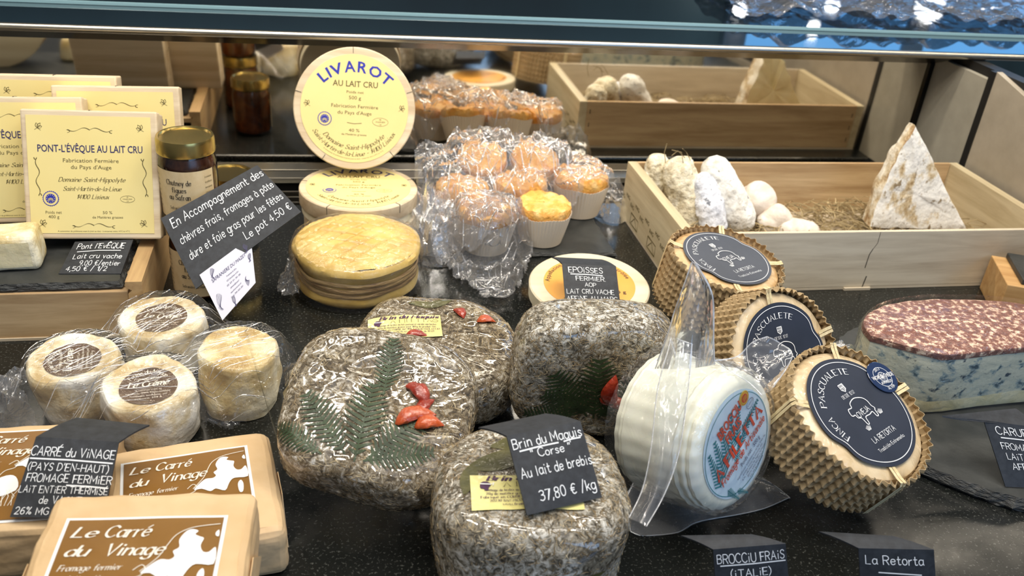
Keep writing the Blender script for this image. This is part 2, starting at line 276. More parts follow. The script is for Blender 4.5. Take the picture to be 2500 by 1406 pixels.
# ---------------------------------------------------------------- lettering: a single-stroke alphabet, 20 units high
G = {
'A':(14,'0 0 7 20 14 0|3 7 11 7'),'B':(12,'0 0 0 20|~0 20 8 20 11 17 10 13 6 11 0 11|~6 11 11 9 12 5 9 1 0 0'),'C':(13,'~13 17 9 20 4 19 0 14 0 6 4 1 9 0 13 3'),
'D':(13,'0 0 0 20|~0 20 7 20 12 15 13 10 12 5 7 0 0 0'),'E':(11,'11 20 0 20 0 0 11 0|0 10 9 10'),'F':(10,'11 20 0 20 0 0|0 10 9 10'),
'G':(13,'~13 17 9 20 4 19 0 14 0 6 4 1 9 0 13 3|13 2 13 9 8 9'),'H':(13,'0 0 0 20|13 0 13 20|0 10 13 10'),'I':(4,'2 0 2 20'),'J':(8,'~8 20 8 5 6 1 3 0 0 3'),
'K':(12,'0 0 0 20|12 20 0 8|4 11 12 0'),'L':(10,'0 20 0 0 10 0'),'M':(16,'0 0 1 20 8 6 15 20 16 0'),'N':(13,'0 0 0 20 13 0 13 20'),
'O':(14,'~7 20 3 19 0 14 0 6 3 1 7 0 11 1 14 6 14 14 11 19 7 20'),'P':(12,'0 0 0 20|~0 20 8 20 12 17 12 13 8 10 0 10'),
'Q':(14,'~7 20 3 19 0 14 0 6 3 1 7 0 11 1 14 6 14 14 11 19 7 20|8 5 14 -3'),'R':(12,'0 0 0 20|~0 20 8 20 12 17 12 13 8 10 0 10|6 10 12 0'),
'S':(11,'~11 17 8 20 3 19 1 15 4 11 9 9 11 5 9 1 4 0 0 3'),'T':(13,'0 20 13 20|6.5 20 6.5 0'),'U':(13,'~0 20 0 6 3 1 7 0 10 1 13 6 13 20'),
'V':(13,'0 20 6.5 0 13 20'),'W':(19,'0 20 5 0 9.5 15 14 0 19 20'),'X':(12,'0 20 12 0|12 20 0 0'),'Y':(12,'0 20 6 10 12 20|6 10 6 0'),'Z':(12,'0 20 12 20 0 0 12 0'),
'a':(10,'~10 10 6 12 2 11 0 6 2 1 5 0 9 3 10 8|~10 12 9.7 4 11 0'),'b':(10,'0 20 0 0|~0 8 4 12 8 11 10 6 8 1 4 0 0 3'),'c':(9,'~9 10 6 12 2 11 0 6 2 1 6 0 9 2'),
'd':(10,'10 20 10 0|~10 9 6 12 2 11 0 6 2 1 6 0 10 4'),'e':(10,'~0 6 5 6.5 9.5 7 9 10.5 6 12 2 11 0 6 2 1 6 0 9.5 2.5'),'f':(8,'~9 19 6.5 20 4 17 4 0|0 12 8 12'),
'g':(10,'~10 10 6 12 2 11 0 6 2 1 6 0 10 4|~10 12 10 -3 8 -7 3 -7.5 0 -5'),'h':(9,'0 20 0 0|~0 8 4 12 8 11 9 7 9 0'),'i':(4,'2 12 2 0|2 17 2 18.5'),
'j':(4,'~4 12 4 -4 2 -7 0 -6|4 17 4 18'),'k':(8,'0 20 0 0|8 12 0 4|3 7 9 0'),'l':(4,'2 20 2 0'),'m':(15,'0 12 0 0|~0 8 3 12 6 11.5 7.5 8 7.5 0|~7.5 8 10.5 12 13.5 11.5 15 8 15 0'),
'n':(9,'0 12 0 0|~0 8 4 12 8 11 9 7 9 0'),'o':(10,'~5 12 2 11 0 6 2 1 5 0 8 1 10 6 8 11 5 12'),'p':(10,'0 12 0 -8|~0 8 4 12 8 11 10 6 8 1 4 0 0 3'),
'q':(10,'10 12 10 -8|~10 9 6 12 2 11 0 6 2 1 6 0 10 4'),'r':(7,'0 12 0 0|~0 7 3 11 7 12'),'s':(8,'~8 10 5 12 1.5 11 1.5 8 6.5 5 8 2.5 5 0 0 1.5'),
't':(7,'~3 18 3 3 5 0 8 1|0 12 7 12'),'u':(9,'~0 12 0 4 2 0.5 5 0 9 4|9 12 9 0'),'v':(9,'0 12 4.5 0 9 12'),'w':(14,'0 12 3.5 0 7 10 10.5 0 14 12'),
'x':(9,'0 12 9 0|9 12 0 0'),'y':(9,'0 12 4.5 1|9 12 3 -7'),'z':(9,'0 12 9 12 0 0 9 0'),
'0':(11,'~5.5 20 2 18 0 10 2 2 5.5 0 9 2 11 10 9 18 5.5 20'),'1':(5,'0 15 5 20 5 0'),'2':(11,'~0 16 3 20 8 20 10 16 9 11 0 0|0 0 11 0'),
'3':(10,'~0 18 4 20 9 18 9 13 4 11|~4 11 10 9 10 3 5 0 0 2'),'4':(11,'8 0 8 20 0 6 12 6'),'5':(10,'9 20 1 20 0 11|~0 11 5 13 10 10 10 4 6 0 0 1'),
'6':(10,'~9 19 4 18 0 9 1 2 5 0 9 2 10 7 7 11 3 10 0 6'),'7':(10,'0 20 10 20 3 0'),'8':(10,'~5 20 1 18 1 13 5 11 9 8 9 2 5 0 1 2 1 8 5 11 9 13 9 18 5 20'),
'9':(10,'~10 14 7 9 2 10 0 14 2 19 7 20 10 16 9 6 5 0'),'.':(1,'0 0 0 1'),',':(2,'1.5 1 0 -4'),'-':(7,'0 8 7 8'),"'":(1,'0 20 0 15'),'/':(8,'0 -3 8 23'),
'(':(4,'~4 22 0 14 0 5 4 -3'),')':(4,'~0 22 4 14 4 5 0 -3'),'%':(14,'12 20 2 0|~3 20 0 17 3 14 6 17 3 20|~11 6 8 3 11 0 14 3 11 6'),'€':(12,'~12 18 8 20 4 18 2 10 4 2 8 0 12 2|0 12 9 12|0 8 8 8'),
':':(1,'0 2 0 3|0 10 0 11'),'"':(4,'0 20 0 15|4 20 4 15'),'°':(4,'~2 20 0 18 2 16 4 18 2 20'),'_':(10,'0 -4 10 -4')}
ACC = {'é':('e','3 15 7 19'),'è':('e','7 15 3 19'),'ê':('e','2 15 5 18 8 15'),'à':('a','7 15 3 19'),'â':('a','2 15 5 18 8 15'),'ç':('c','5 0 6 -3 4 -5'),'ñ':('n','1 15 3 17 6 15 8 17'),
 'ó':('o','3 15 7 19'),'É':('E','4 22 8 26'),'Ê':('E','2 22 5 25 8 22'),'È':('E','8 22 4 26'),'û':('u','2 15 5 18 8 15')}
def cat_rom(p, n=4):
    out = []; m = len(p); closed = m > 3 and abs(p[0][0]-p[-1][0])+abs(p[0][1]-p[-1][1]) < .01
    for i in range(m-1):
        p0 = p[i-1] if i else (p[-2] if closed else p[0]); p1, p2 = p[i], p[i+1]; p3 = p[i+2] if i+2 < m else (p[1] if closed else p[-1])
        for k in range(n):
            t = k/n; t2, t3 = t*t, t*t*t
            out.append(tuple(.5*(2*p1[d]+(p2[d]-p0[d])*t+(2*p0[d]-5*p1[d]+4*p2[d]-p3[d])*t2+(3*p1[d]-p0[d]-3*p2[d]+p3[d])*t3) for d in (0, 1)))
    out.append(p[-1]); return out
def strokes(ch):
    extra = None
    if ch in ACC: ch, extra = ACC[ch]
    w, s = G.get(ch, (8, '0 0 8 0')); res = []
    for q in s.split('|')+([extra] if extra else []):
        sm = q[0] == '~'; a = [float(v) for v in q.strip('~').split()]; p = list(zip(a[::2], a[1::2])); res.append(cat_rom(p) if sm else p)
    return w, res
_bf = {}
def bfont(txt, bold=0, shear=0):
    k = (txt, bold, shear)
    if k not in _bf:
        c = bpy.data.curves.new('t', 'FONT'); c.body = txt; c.size = 1; c.resolution_u = 2; c.offset = bold; c.shear = shear
        o = bpy.data.objects.new('t', c); me = bpy.data.meshes.new_from_object(o)
        V = [(v.co.x, v.co.y) for v in me.vertices]; F = [list(p.vertices) for p in me.polygons]
        bpy.data.objects.remove(o); bpy.data.curves.remove(c); bpy.data.meshes.remove(me)
        xs = [v[0] for v in V] or [0]; x0, x1 = min(xs), max(xs)
        _bf[k] = ([((x-x0)/.72, y/.72) for x, y in V], F, (x1-x0)/.72)
    return _bf[k]
class Ink:
    """collects flat print (2-D faces) in label coordinates and lays it on a surface"""
    def __init__(s): s.V = []; s.F = []
    def poly(s, pts):
        n = len(s.V); tri = geometry.tessellate_polygon([[Vector((x, y, 0)) for x, y in pts]]); s.V += [tuple(p) for p in pts]; s.F += [[n+i for i in t] for t in tri]; return s
    def quadstrip(s, L, Rr):
        n = len(s.V); m = len(L); s.V += L+Rr; s.F += [[n+i, n+m+i, n+m+i+1, n+i+1] for i in range(m-1)]
    def line(s, pts, w, nib=None, taper=False):
        pts = [p for i, p in enumerate(pts) if i == 0 or math.dist(p, pts[i-1]) > 1e-7]
        if len(pts) < 2: return s
        L, Rr = [], []; m = len(pts)
        for i, p in enumerate(pts):
            a = pts[max(i-1, 0)]; b = pts[min(i+1, m-1)]; dx, dy = b[0]-a[0], b[1]-a[1]; d = math.hypot(dx, dy) or 1e-9; dx /= d; dy /= d
            if 0 < i < m-1:
                e = (p[0]-a[0], p[1]-a[1]); le = math.hypot(*e) or 1e-9; cs = max(.45, abs((e[0]*dx+e[1]*dy)/le))
            else: cs = 1
            hw = w/2/cs
            if nib is not None: hw *= .28+.95*abs(math.sin(math.atan2(dy, dx)-nib))
            if taper: hw *= .25+.75*math.sin(math.pi*(i+.5)/m)
            ex = (-w*.3 if i == 0 else w*.3 if i == m-1 else 0)
            q = (p[0]+dx*ex, p[1]+dy*ex); L.append((q[0]-dy*hw, q[1]+dx*hw)); Rr.append((q[0]+dy*hw, q[1]-dx*hw))
        s.quadstrip(L, Rr); return s
    def ring(s, x, y, r, w, a0=0, a1=360, ry=None, n=40):
        ry = ry or r; return s.line([(x+r*math.cos(R(a0+(a1-a0)*i/n)), y+ry*math.sin(R(a0+(a1-a0)*i/n))) for i in range(n+1)], w)
    def disc(s, x, y, r, n=28, ry=None): return s.poly([(x+r*math.cos(2*math.pi*i/n), y+(ry or r)*math.sin(2*math.pi*i/n)) for i in range(n)])
    def text(s, txt, x, y, h, style='sans', w=None, align=0, rot=0, arc=None, lw=None, slant=0, jit=0, gap=None, bold=0):
        """arc=(radius, centre angle in degrees, +1 reading over the top / -1 under)"""
        n0 = len(s.V); tot = 0
        if style == 'sans':
            cx = 0; items = []
            if arc:
                for ch in txt:
                    if ch == ' ': cx += .45; continue
                    v, f, ww = bfont(ch, bold); items.append((cx, v, f, ww)); cx += ww+.16
                tot = cx-.16
            else:
                v, f, tot = bfont(txt, bold, slant); items = [(0, v, f, tot)]
            for ox, v, f, ww in items:
                n = len(s.V); s.V += [(a+ox, b) for a, b in v]; s.F += [[i+n for i in q] for q in f]
        else:
            lw_ = lw or {'hand': 2.0, 'serif': 2.6, 'script': 2.4}[style]; sub = Ink(); cx = 0; g = gap or {'hand': 4.2, 'serif': 4.8, 'script': 3.4}[style]
            for ch in txt:
                if ch == ' ': cx += 9; continue
                ww, st = strokes(ch); dy = random.uniform(-1, 1)*jit; sc = 1+random.uniform(-.06, .06)*jit
                for p in st:
                    p = [(cx+a*sc, b*sc+dy) for a, b in p]
                    nib = None if style == 'hand' else (R(8) if style == 'serif' else R(25))
                    sub.line(p, lw_, nib)
                    if style == 'serif':
                        for e, q in ((p[0], p[1]), (p[-1], p[-2])):
                            if abs(e[0]-q[0]) < .5*abs(e[1]-q[1]) and (abs(e[1]) < .2 or abs(e[1]-20) < .2 or abs(e[1]-12) < .2): sub.line([(e[0]-2.2, e[1]), (e[0]+2.2, e[1])], .9)
                cx += ww+g
            tot = (cx-g)/20; sl = slant; n = len(s.V)
            s.V += [((a+b*sl)/20, b/20) for a, b in sub.V]; s.F += [[i+n for i in q] for q in sub.F]
        kx = (w/tot if w and not (style == 'sans' and arc) else h) if tot else h; W_ = tot*kx; c, sn = math.cos(R(rot)), math.sin(R(rot)); off = {0: -W_/2, -1: 0, 1: -W_}[align]
        for i in range(n0, len(s.V)):
            a, b = s.V[i]; a = a*kx+off; b = b*h
            if arc:
                rad, ang, sg = arc; th = R(ang)-sg*a/rad; rr = rad+sg*b; s.V[i] = (x+rr*math.cos(th), y+rr*math.sin(th))
            else: s.V[i] = (x+a*c-b*sn, y+a*sn+b*c)
        return s
    def put(s, name, mat, parent, fn, split=None):
        if not s.V: return None
        V = [fn(x, y) for x, y in s.V]; return obj(name, (V, s.F), mat, parent, smooth=False)
def flat(z, ox=0, oy=0): return lambda x, y: (x+ox, y+oy, z)
def fpl(o, ex, ey, eps=.0004):
    o, ex, ey = Vector(o), Vector(ex).normalized(), Vector(ey).normalized(); n = ex.cross(ey).normalized(); return lambda x, y: o+ex*x+ey*y+n*eps
def bez4(q): # bilinear quad with corners TL TR BR BL (u right, v down)
    return lambda u, v: q[0]*(1-u)*(1-v)+q[1]*u*(1-v)+q[2]*u*v+q[3]*(1-u)*v
def sheep(ink, s, ox, oy, w):
    p = [(-9, 2), (-8, 5), (-5, 5), (-4, 7), (-2, 8), (1, 8.6), (4, 8), (7, 6.5), (8.5, 4), (8.5, 1), (9.5, -1), (8.5, -2), (8, -5), (6.5, -5), (6, -2), (3, -2.5), (-1, -2.5), (-2, -6), (-3.5, -6), (-4, -2), (-6, -1), (-6.5, 1), (-8, 1), (-9, 2)]
    ink.line([(ox+x*s, oy+y*s) for x, y in cat_rom(p, 3)], w)
    for gx, gy in ((-5, -8), (11, -4)):
        for k in (-2, -1, 0, 1, 2): ink.line([(ox+(gx+k*.5)*s, oy+(gy-1)*s), (ox+(gx+k*.9)*s, oy+(gy+1.6-abs(k)*.4)*s)], w*.7)
def leafmark(ink, x, y, s, flip=1):
    for a, l in ((60, 1), (100, .9), (20, .8)):
        c, q = math.cos(R(a)), math.sin(R(a)); P2 = [(x+flip*c*l*s*t-flip*q*.25*s*math.sin(math.pi*t), y+q*l*s*t+c*.25*s*math.sin(math.pi*t)) for t in [i/8 for i in range(9)]]
        ink.line(P2, s*.1); ink.line([(x+flip*c*l*s*t+flip*q*.2*s*math.sin(math.pi*t), y+q*l*s*t-c*.2*s*math.sin(math.pi*t)) for t in [i/8 for i in range(9)]], s*.06)
    ink.line([(x-flip*.5*s, y-.3*s), (x, y), (x+flip*.5*s, y-.4*s)], s*.07)
def flourish(ink, x, y, L, w, vert=False):
    for sg in (-1, 1):
        pts = [(sg*L*t, L*.10*math.sin(t*2*math.pi)*(1-t*.3)) for t in [i/16 for i in range(17)]]
        pts += [(sg*L*(1-.12*math.sin(t)), L*.07*math.cos(t)-L*.07) for t in [k*.5 for k in range(7)]]
        if vert: pts = [(b*sg, a) for a, b in pts]
        ink.line([(x+a, y+b) for a, b in pts], w, R(30))
def seal(x, y, r, put, parent, fn_hi, ring='ink_blue', mid='cream', inner='ink_blue'):
    a = Ink(); n = 24
    a.poly([(x+r*(1 if k % 2 else .93)*math.cos(math.pi*k/n), y+r*(1 if k % 2 else .93)*math.sin(math.pi*k/n)) for k in range(2*n)]); a.put('seal_rim', ring, parent, put)
    b = Ink(); b.disc(x, y, r*.86); b.put('seal_ground', mid, parent, lambda u, v: fn_hi(u, v, 1))
    c = Ink(); c.disc(x, y, r*.6); c.put('seal_core', inner, parent, lambda u, v: fn_hi(u, v, 2))
    d = Ink()
    for k in range(12): d.disc(x+r*.47*math.cos(k*math.pi/6), y+r*.47*math.sin(k*math.pi/6), r*.05, 6)
    for k in range(5): d.line([(x-r*.3, y-r*(.02+.07*k)), (x, y-r*(-.1+.07*k)), (x+r*.3, y-r*(.02+.07*k))], r*.03)
    d.text('APPELLATION', x, y, r*.11, arc=(r*.70, 90, 1)); d.put('seal_detail', mid, parent, lambda u, v: fn_hi(u, v, 3))
# ================================================================ THE CASE
def PX(x, y, X): d = ray(x, y); return CAM+d*(X/d.x)
ct = obj('counter_worktop', box(-1.3, 1.7, .05, 1.112, -.04, 0, .003), 'granite', smooth=False); tag(ct, 'polished black speckled granite counter carrying every cheese', 'counter')
vent = thing('air_vent', 'steel and black slotted vent strip along the foot of the mirror', 'vent', frame((0, 0, 0)))
obj('channel', box(-1.3, .905, 1.114, 1.2, -.05, -.03), 'matte_black', vent, False)
obj('ledge', box(-1.3, .905, 1.172, 1.199, .004, .0125, .0012), 'steel', vent, False)
obj('ledge_base', box(-1.3, .905, 1.176, 1.2, -.03, .004), 'matte_black', vent, False)
for yy, zz in ((1.158, -.001), (1.146, -.004), (1.133, -.006), (1.121, -.008)):
    obj('slat', box(-1.3, .905, yy-.0012, yy+.0012, -.03, zz, .0004), 'steel', vent, False)
mir = thing('mirror_panel', 'long mirror at the back of the case behind the cheese boxes', 'mirror', frame((0, 1.2, 0)))
obj('mirror_glass', box(-1.3, .903, 0, .006, .013, .192), 'mirror', mir, False)
obj('mirror_backing', box(-1.3, .905, .0065, .02, -.03, .1868), 'matte_black', mir, False)
obj('edge_strip', box(.897, .9045, -.004, 0, .013, .188), 'black', mir, False)
shelf = thing('glass_shelf', 'dark glass top shelf with a silver front rail above the mirror', 'shelf', frame((0, 0, 0)))
obj('glass_top', box(-1.6, 1.9, 1.138, 2.4, .2165, .2205), 'shelf_glass', shelf, False)
pr = [(1.1995, .1875), (1.136, .2125), (1.136, .2162), (1.1995, .2162)]
V = [(x, a, b) for x in (-1.6, .903) for a, b in pr]; obj('gloss_trim', (V, [[0, 1, 5, 4], [1, 2, 6, 5], [2, 3, 7, 6], [3, 0, 4, 7], [3, 2, 1, 0], [4, 5, 6, 7]]), 'black', shelf, False)
obj('front_rail', xf(lathe([(.0048, -1.6), (.0048, 1.9)], 20), Matrix.Translation((0, 1.131, .2172)) @ Matrix.Rotation(R(90), 4, 'Y')), 'steel', shelf)
M['edge_teal'] = sol('glass_edge', (.22, .36, .40), .2)
obj('glass_edge', box(-1.6, 1.9, 1.238, 1.2405, .2206, .2255, .0008), 'edge_teal', shelf, False)
obj('upper_pane', box(-1.6, 1.9, 1.2406, 2.4, .2207, .2250), 'shelf_glass', shelf, False)
# right end wall in two laminate panels with a black joint
wr = obj('wall_right', box(.914, .935, .3, 1.25, .0003, .211), 'matte_black', None, False); tag(wr, kind='structure')
obj('panel', box(.905, .914, 1.0760, 1.199, .0003, .1985), 'grey_panel', wr, False)
z2 = PX(2500, 235, .905); obj('joint_strip', box(.9030, .9135, 1.0655, 1.0765, .0005, .2120), 'matte_black', wr, False)
pts = [(1.0660, .0003), (1.0660, .213), (z2.y, z2.z), (.6, .02), (.3, .0003)]
V = [(x, a, b) for x in (.905, .914) for a, b in pts]; n = len(pts)
obj('panel', (V, [list(range(n)), list(range(n, 2*n))[::-1]]+[[i, i+n, (i+1) % n+n, (i+1) % n] for i in range(n)]), 'grey_panel_warm', wr, False)
# shop behind the case, seen only in the dark glass of the shelf
M['back_wall'] = noisy('dark_teal_wall', [(.35, (.010, .022, .026)), (.7, (.03, .075, .095))], 1.1, .6, (1, 1, .15), bmp=None)
wbk = obj('wall_back', box(-3.5, 6, 3.6, 3.65, -.5, 3.2), 'back_wall', None, False); tag(wbk, kind='structure')
def emit(name, col, s):
    m = bpy.data.materials.new(name); m.use_nodes = True; t = m.node_tree; t.nodes.clear(); o = nd(t, 'ShaderNodeOutputMaterial'); e = nd(t, 'ShaderNodeEmission'); e.inputs[0].default_value = (*col, 1); e.inputs[1].default_value = s
    t.links.new(e.outputs[0], o.inputs[0]); return m
M['day'] = emit('daylight_pane', (.14, .42, .85), 1.5); M['lamp'] = emit('lamp_glow', (1, .97, .9), 30); M['lamp_warm'] = emit('lamp_glow_warm', (1, .72, .5), 5)
M['frame_dark'] = sol('window_frame_dark', (.04, .07, .12), .4)
win = thing('window_1', None, None, frame((0, 0, 0))); tag(win, kind='structure')
for i, (a, b_, z0, z1) in enumerate(((1.75, 2.5, .35, 1.9), (2.6, 3.5, .35, 1.9), (3.6, 5.2, .3, 1.9))): obj('pane', box(a, b_, 3.57, 3.58, z0, z1), 'day', win, False)
for xx in (1.7, 2.55, 3.55, 5.25): obj('window_frame', box(xx-.05, xx+.05, 3.55, 3.59, .2, 2.0), 'frame_dark', win, False)
for i, (px_, py_, rr) in enumerate(((1805, 32, .028), (1985, 72, .025), (2030, 20, .03), (2268, 22, .06))):
    d = ray(px_, py_); d = Vector((d.x, d.y, -d.z)); p0 = P(px_, py_, .22); q = p0+d*((3.4-p0.y)/d.y)
    t_ = thing('globe_lamp', 'small round lamp mirrored in the glass shelf, %s' % ('far left of the four', 'lowest of the four', 'between the lowest and the largest', 'largest and farthest right')[i], 'lamp', Matrix.Translation(q), 'lamps behind the counter')
    obj('bulb', lathe([(rr*math.sin(R(a)), -rr*math.cos(R(a))) for a in range(4, 177, 14)], 16), 'lamp', t_); obj('socket', lathe([(rr*.3, rr*.9), (rr*.3, rr*1.5)], 10), 'black', t_)
# added film sheet stands in for blurred blue reflections in the shelf top
def crinkle(x0, x1, y0, y1, z, amp, seed, nx=90, ny=50, s=14):
    def f(x, y):
        r_ = abs(N3(x, y*.6, 0, s, seed)); r2 = abs(N3(x, y, 3, s*2.3, seed+2)); return (x+.01*N3(x, y, 1, 9, seed), y+.02*N3(y, x, 2, 8, seed+1), z+amp*(.2+1.6*r_+.6*r2))
    return grid(nx, ny, f, x0, x1, y0, y1)
o = obj('reflection_sheet', crinkle(.62, 1.28, 1.27, 1.62, .2262, .022, 4), 'film_dark'); tag(o, 'crumpled clear plastic sheet shining blue on the glass shelf at upper right', 'plastic sheet')

# ================================================================ WOODEN STANDS, SLATES, CRATE
st = thing('wooden_stand', 'upturned pale wooden tray under the slate with square cheese boxes', 'stand', frame((0, 0, .0003)))
obj('front_board', box(-.75, -.1905, .797, .806, .002, .051, .0008), 'wood_warm', st, False)
obj('base_batten', box(-.75, -.193, .7955, .8, 0, .0028), 'wood_pale', st, False)
V = [(-.190, .797, .0), (-.176, .797, .0), (-.176, .797, .0615), (-.190, .797, .0615)]
pts = [(-.1900, 0), (-.1765, 0), (-.1765, .0625), (-.1915, .0625), (-.1915, .056), (-.1860, .053), (-.190, .049)]
n = len(pts); V = [(x, y, z) for y in (.795, 1.105) for x, z in pts]
obj('side_board', (V, [list(range(n)), list(range(n, 2*n))[::-1]]+[[i, i+n, (i+1) % n+n, (i+1) % n][::-1] for i in range(n)]), 'wood_warm_y', st, False)
obj('top_panel', box(-.75, -.1905, .807, 1.10, .045, .0512), 'wood_warm', st, False)
def slab(name, label, pts, z, th, rough=.003, seed=0, cat='slate board'):
    """split-edged slate: outline chipped, edge in steps"""
    out = []
    for i in range(len(pts)):
        a, b_ = Vector(pts[i]), Vector(pts[(i+1) % len(pts)]); L = (b_-a).length; m_ = max(2, int(L/.006))
        for k in range(m_): out.append(a.lerp(b_, k/m_))
    c = sum(out, Vector((0, 0)))/len(out); V = []; n = len(out); rings = [(-.002, z), (.0005, z+th*.3), (-.0012, z+th*.62), (-.0035, z+th)]
    for j, (ex, zz) in enumerate(rings):
        for i, p in enumerate(out):
            d = (p-c).normalized(); e = ex+rough*N3(p.x, p.y, j*.02, 90, seed)+rough*.6*N3(p.x, p.y, j*.05, 260, seed+1); V.append((p.x+d.x*e, p.y+d.y*e, zz+(.0004*N3(p.x, p.y, 0, 200, seed) if 0 < j < 3 else 0)))
    F = [[j*n+i, j*n+(i+1) % n, (j+1)*n+(i+1) % n, (j+1)*n+i] for j in range(3) for i in range(n)]
    t_ = thing(name, label, cat, frame((0, 0, 0))); obj('split_edge', (V, F), 'slate_edge', t_, False)
    obj('slab', (V, [list(range(3*n, 4*n)), list(range(n))[::-1]]), 'slate', t_, False); return t_
slab('slate_board', 'rectangular slate on the wooden stand under the square cheese boxes', [(-.74, .792), (-.196, .801), (-.197, 1.09), (-.74, 1.09)], .0513, .0085, .002, 1)
slab('slate_board', 'dark slate slab under the orange cheeses in paper cups', [(.10, .955), (.352, .945), (.350, 1.095), (.09, 1.10)], .0002, .006, .0015, 2)
cx, cy, rr = .686, .610, .212
slab('slate_board', 'round slate under the blue cheese at the right edge', [(cx+rr*math.cos(a), cy+rr*.80*math.sin(a)) for a in [2*math.pi*i/40 for i in range(40)]], .0002, .012, .003, 3)

CX0, CX1, CY0, CY1, CZ = .395, .895, .850, 1.072, .078
cr = thing('wooden_crate', 'long pale wooden crate of white cheeses on hay, at right', 'crate', frame((0, 0, 0)))
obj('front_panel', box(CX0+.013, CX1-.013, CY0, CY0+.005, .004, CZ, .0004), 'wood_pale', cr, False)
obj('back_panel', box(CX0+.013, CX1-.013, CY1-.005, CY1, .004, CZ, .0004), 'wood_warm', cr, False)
sp_ = obj('side_panel', box(CX0, CX0+.0127, CY0, CY1, .003, CZ, .0004), 'wood_pale_y', cr, False)
obj('side_panel', box(CX1-.0127, CX1, CY0, CY1, .003, CZ, .0004), 'wood_pale_y', cr, False)
obj('base_panel', box(CX0, CX1, CY0, CY1, .0005, .0035), 'wood_pale', cr, False)
obj('base_batten', box(.612, .647, CY0-.003, CY0+.03, .0002, .0034), 'wood_pale', cr, False)
for yy in (CY0-.0003, CY1):
    for zz in (.015, .036, .058):
        for xx in (CX0+.018, CX1-.019): obj('staple', box(xx, xx+.0012, yy-.0002, yy+.0004, zz, zz+.007), 'matte_black', cr, False)
k_ = Ink(); k_.line([(.637, .003), (.6385, .018)], .0014); k_.line([(.633, .03), (.6335, .048), (.636, .055)], .0010); k_.line([(.636, .055), (.640, .063), (.6395, .0775)], .0005)
k_.put('crack', 'ink_dark', cr, lambda x, y: (x, CY0-.0003, y))
k_ = Ink()
for i in range(9): k_.text('RM'[i % 2]+'4G', .86+.02*i, .028+.006*(i % 2), .006, 'sans')
for yy in (.90, .97): k_.line([(yy, .008), (yy, .022), (yy+.03, .022), (yy+.03, .008), (yy, .008)], .001); k_.line([(yy+.004, .010), (yy+.015, .02), (yy+.026, .010)], .001)
k_.put('stamped_marks', 'ink_olive', sp_, lambda x, y: (CX0-.0003, CY1+.86-x-.02 if False else 1.93-x, y))
# hay bed: strands, nobody could count them
def hayfn():
    parts = []
    rnd = random.Random(3)
    for i in range(1900):
        x, y = rnd.uniform(CX0+.03, CX1-.03), rnd.uniform(CY0+.012, CY1-.012); L = rnd.uniform(.02, .05); a = rnd.uniform(0, 2*math.pi); z = .006+rnd.random()**1.3*.022; cv = rnd.uniform(-.9, .9); up = rnd.uniform(0, .006)
        pts = []
        for k in range(5):
            t = k/4-.5; aa = a+cv*t; pts.append((min(max(x+L*t*math.cos(aa), CX0+.016), CX1-.016), min(max(y+L*t*math.sin(aa), CY0+.007), CY1-.008), z+up*(1-4*t*t)+.002*rnd.random()))
        parts.append(tube(pts, rnd.uniform(.0004, .0009), 3))
    for x, y, h, dx in ((.77, 1.05, .055, .02), (.70, 1.04, .05, .015), (.84, .98, .04, .03), (.62, 1.0, .03, -.02), (.865, .93, .035, .012)):
        parts.append(tube([(x, y, .015), (x+dx*.3, y-.005, h*.6), (x+dx, y-.012, h*.9), (x+dx*1.6, y-.02, h*.75)], .0007, 3))
    return join(*parts)
o = obj('hay', hayfn(), 'hay', cr); o['kind'] = 'stuff'

# ================================================================ CHEESE SHAPES
def blob(a, b, T, n=96, e=2.6, edge=.45, dent=.0, rough=.0012, seed=0, rows=18, taper=0):
    """closed pad: superellipse outline a x b, height T, rounded shoulders"""
    prof = []
    for j in range(rows+1):
        t = -math.pi/2+math.pi*j/rows; ct_, st_ = abs(math.cos(t))**edge, math.copysign(abs(math.sin(t))**edge, math.sin(t)); prof.append((max(ct_, .0), st_))
    prof = [q_ for q_ in prof if q_[0] > .80]; zt = prof[-1][1]; prof = [(0.004, -1), (.35, -1), (.6, -1), (.72, -1)]+prof+[(.74, zt+(1-zt)*.45), (.62, zt+(1-zt)*.75), (.48, zt+(1-zt)*.9), (.32, 1), (.16, 1), (.004, 1)]
    V, F = [], []
    for q, z in prof:
        for i in range(n):
            th = 2*math.pi*i/n; c, s_ = math.cos(th), math.sin(th); rr_ = (abs(c/a)**e+abs(s_/b)**e)**(-1/e)
            x, y, zz = q*rr_*c, q*rr_*s_, (z+1)/2*T; x *= 1-taper*zz/T; y *= 1-taper*zz/T
            d = Vector((c*q, s_*q, z)).normalized(); k = rough*(1.7*N3(x, y, zz, 22, seed)+.35*N3(x, y, zz, 80, seed+1)+.2*N3(x, y, zz, 200, seed+2))
            if z > .9: zz -= dent*(1-q*q)
            V.append((x+d.x*k, y+d.y*k, max(0, zz+d.z*k)))
    for j in range(len(prof)-1):
        for i in range(n): F.append([j*n+i, j*n+(i+1) % n, (j+1)*n+(i+1) % n, (j+1)*n+i])
    F.append(list(range(n))[::-1]); m_ = (len(prof)-1)*n; F.append([m_+i for i in range(n)]); return V, F
def bvh(vf): return BVHTree.FromPolygons([Vector(v) for v in vf[0]], vf[1])
def drape(tree, eps, o=(0, 0, .2), ex=(1, 0, 0), ey=(0, 1, 0), flatz=None):
    o, ex, ey = Vector(o), Vector(ex).normalized(), Vector(ey).normalized(); n = ex.cross(ey).normalized()
    def f(x, y):
        p = o+ex*x+ey*y; h = tree.ray_cast(p+n*.2, -n)
        return (h[0]+n*eps) if h[0] is not None else p-n*.02
    return f
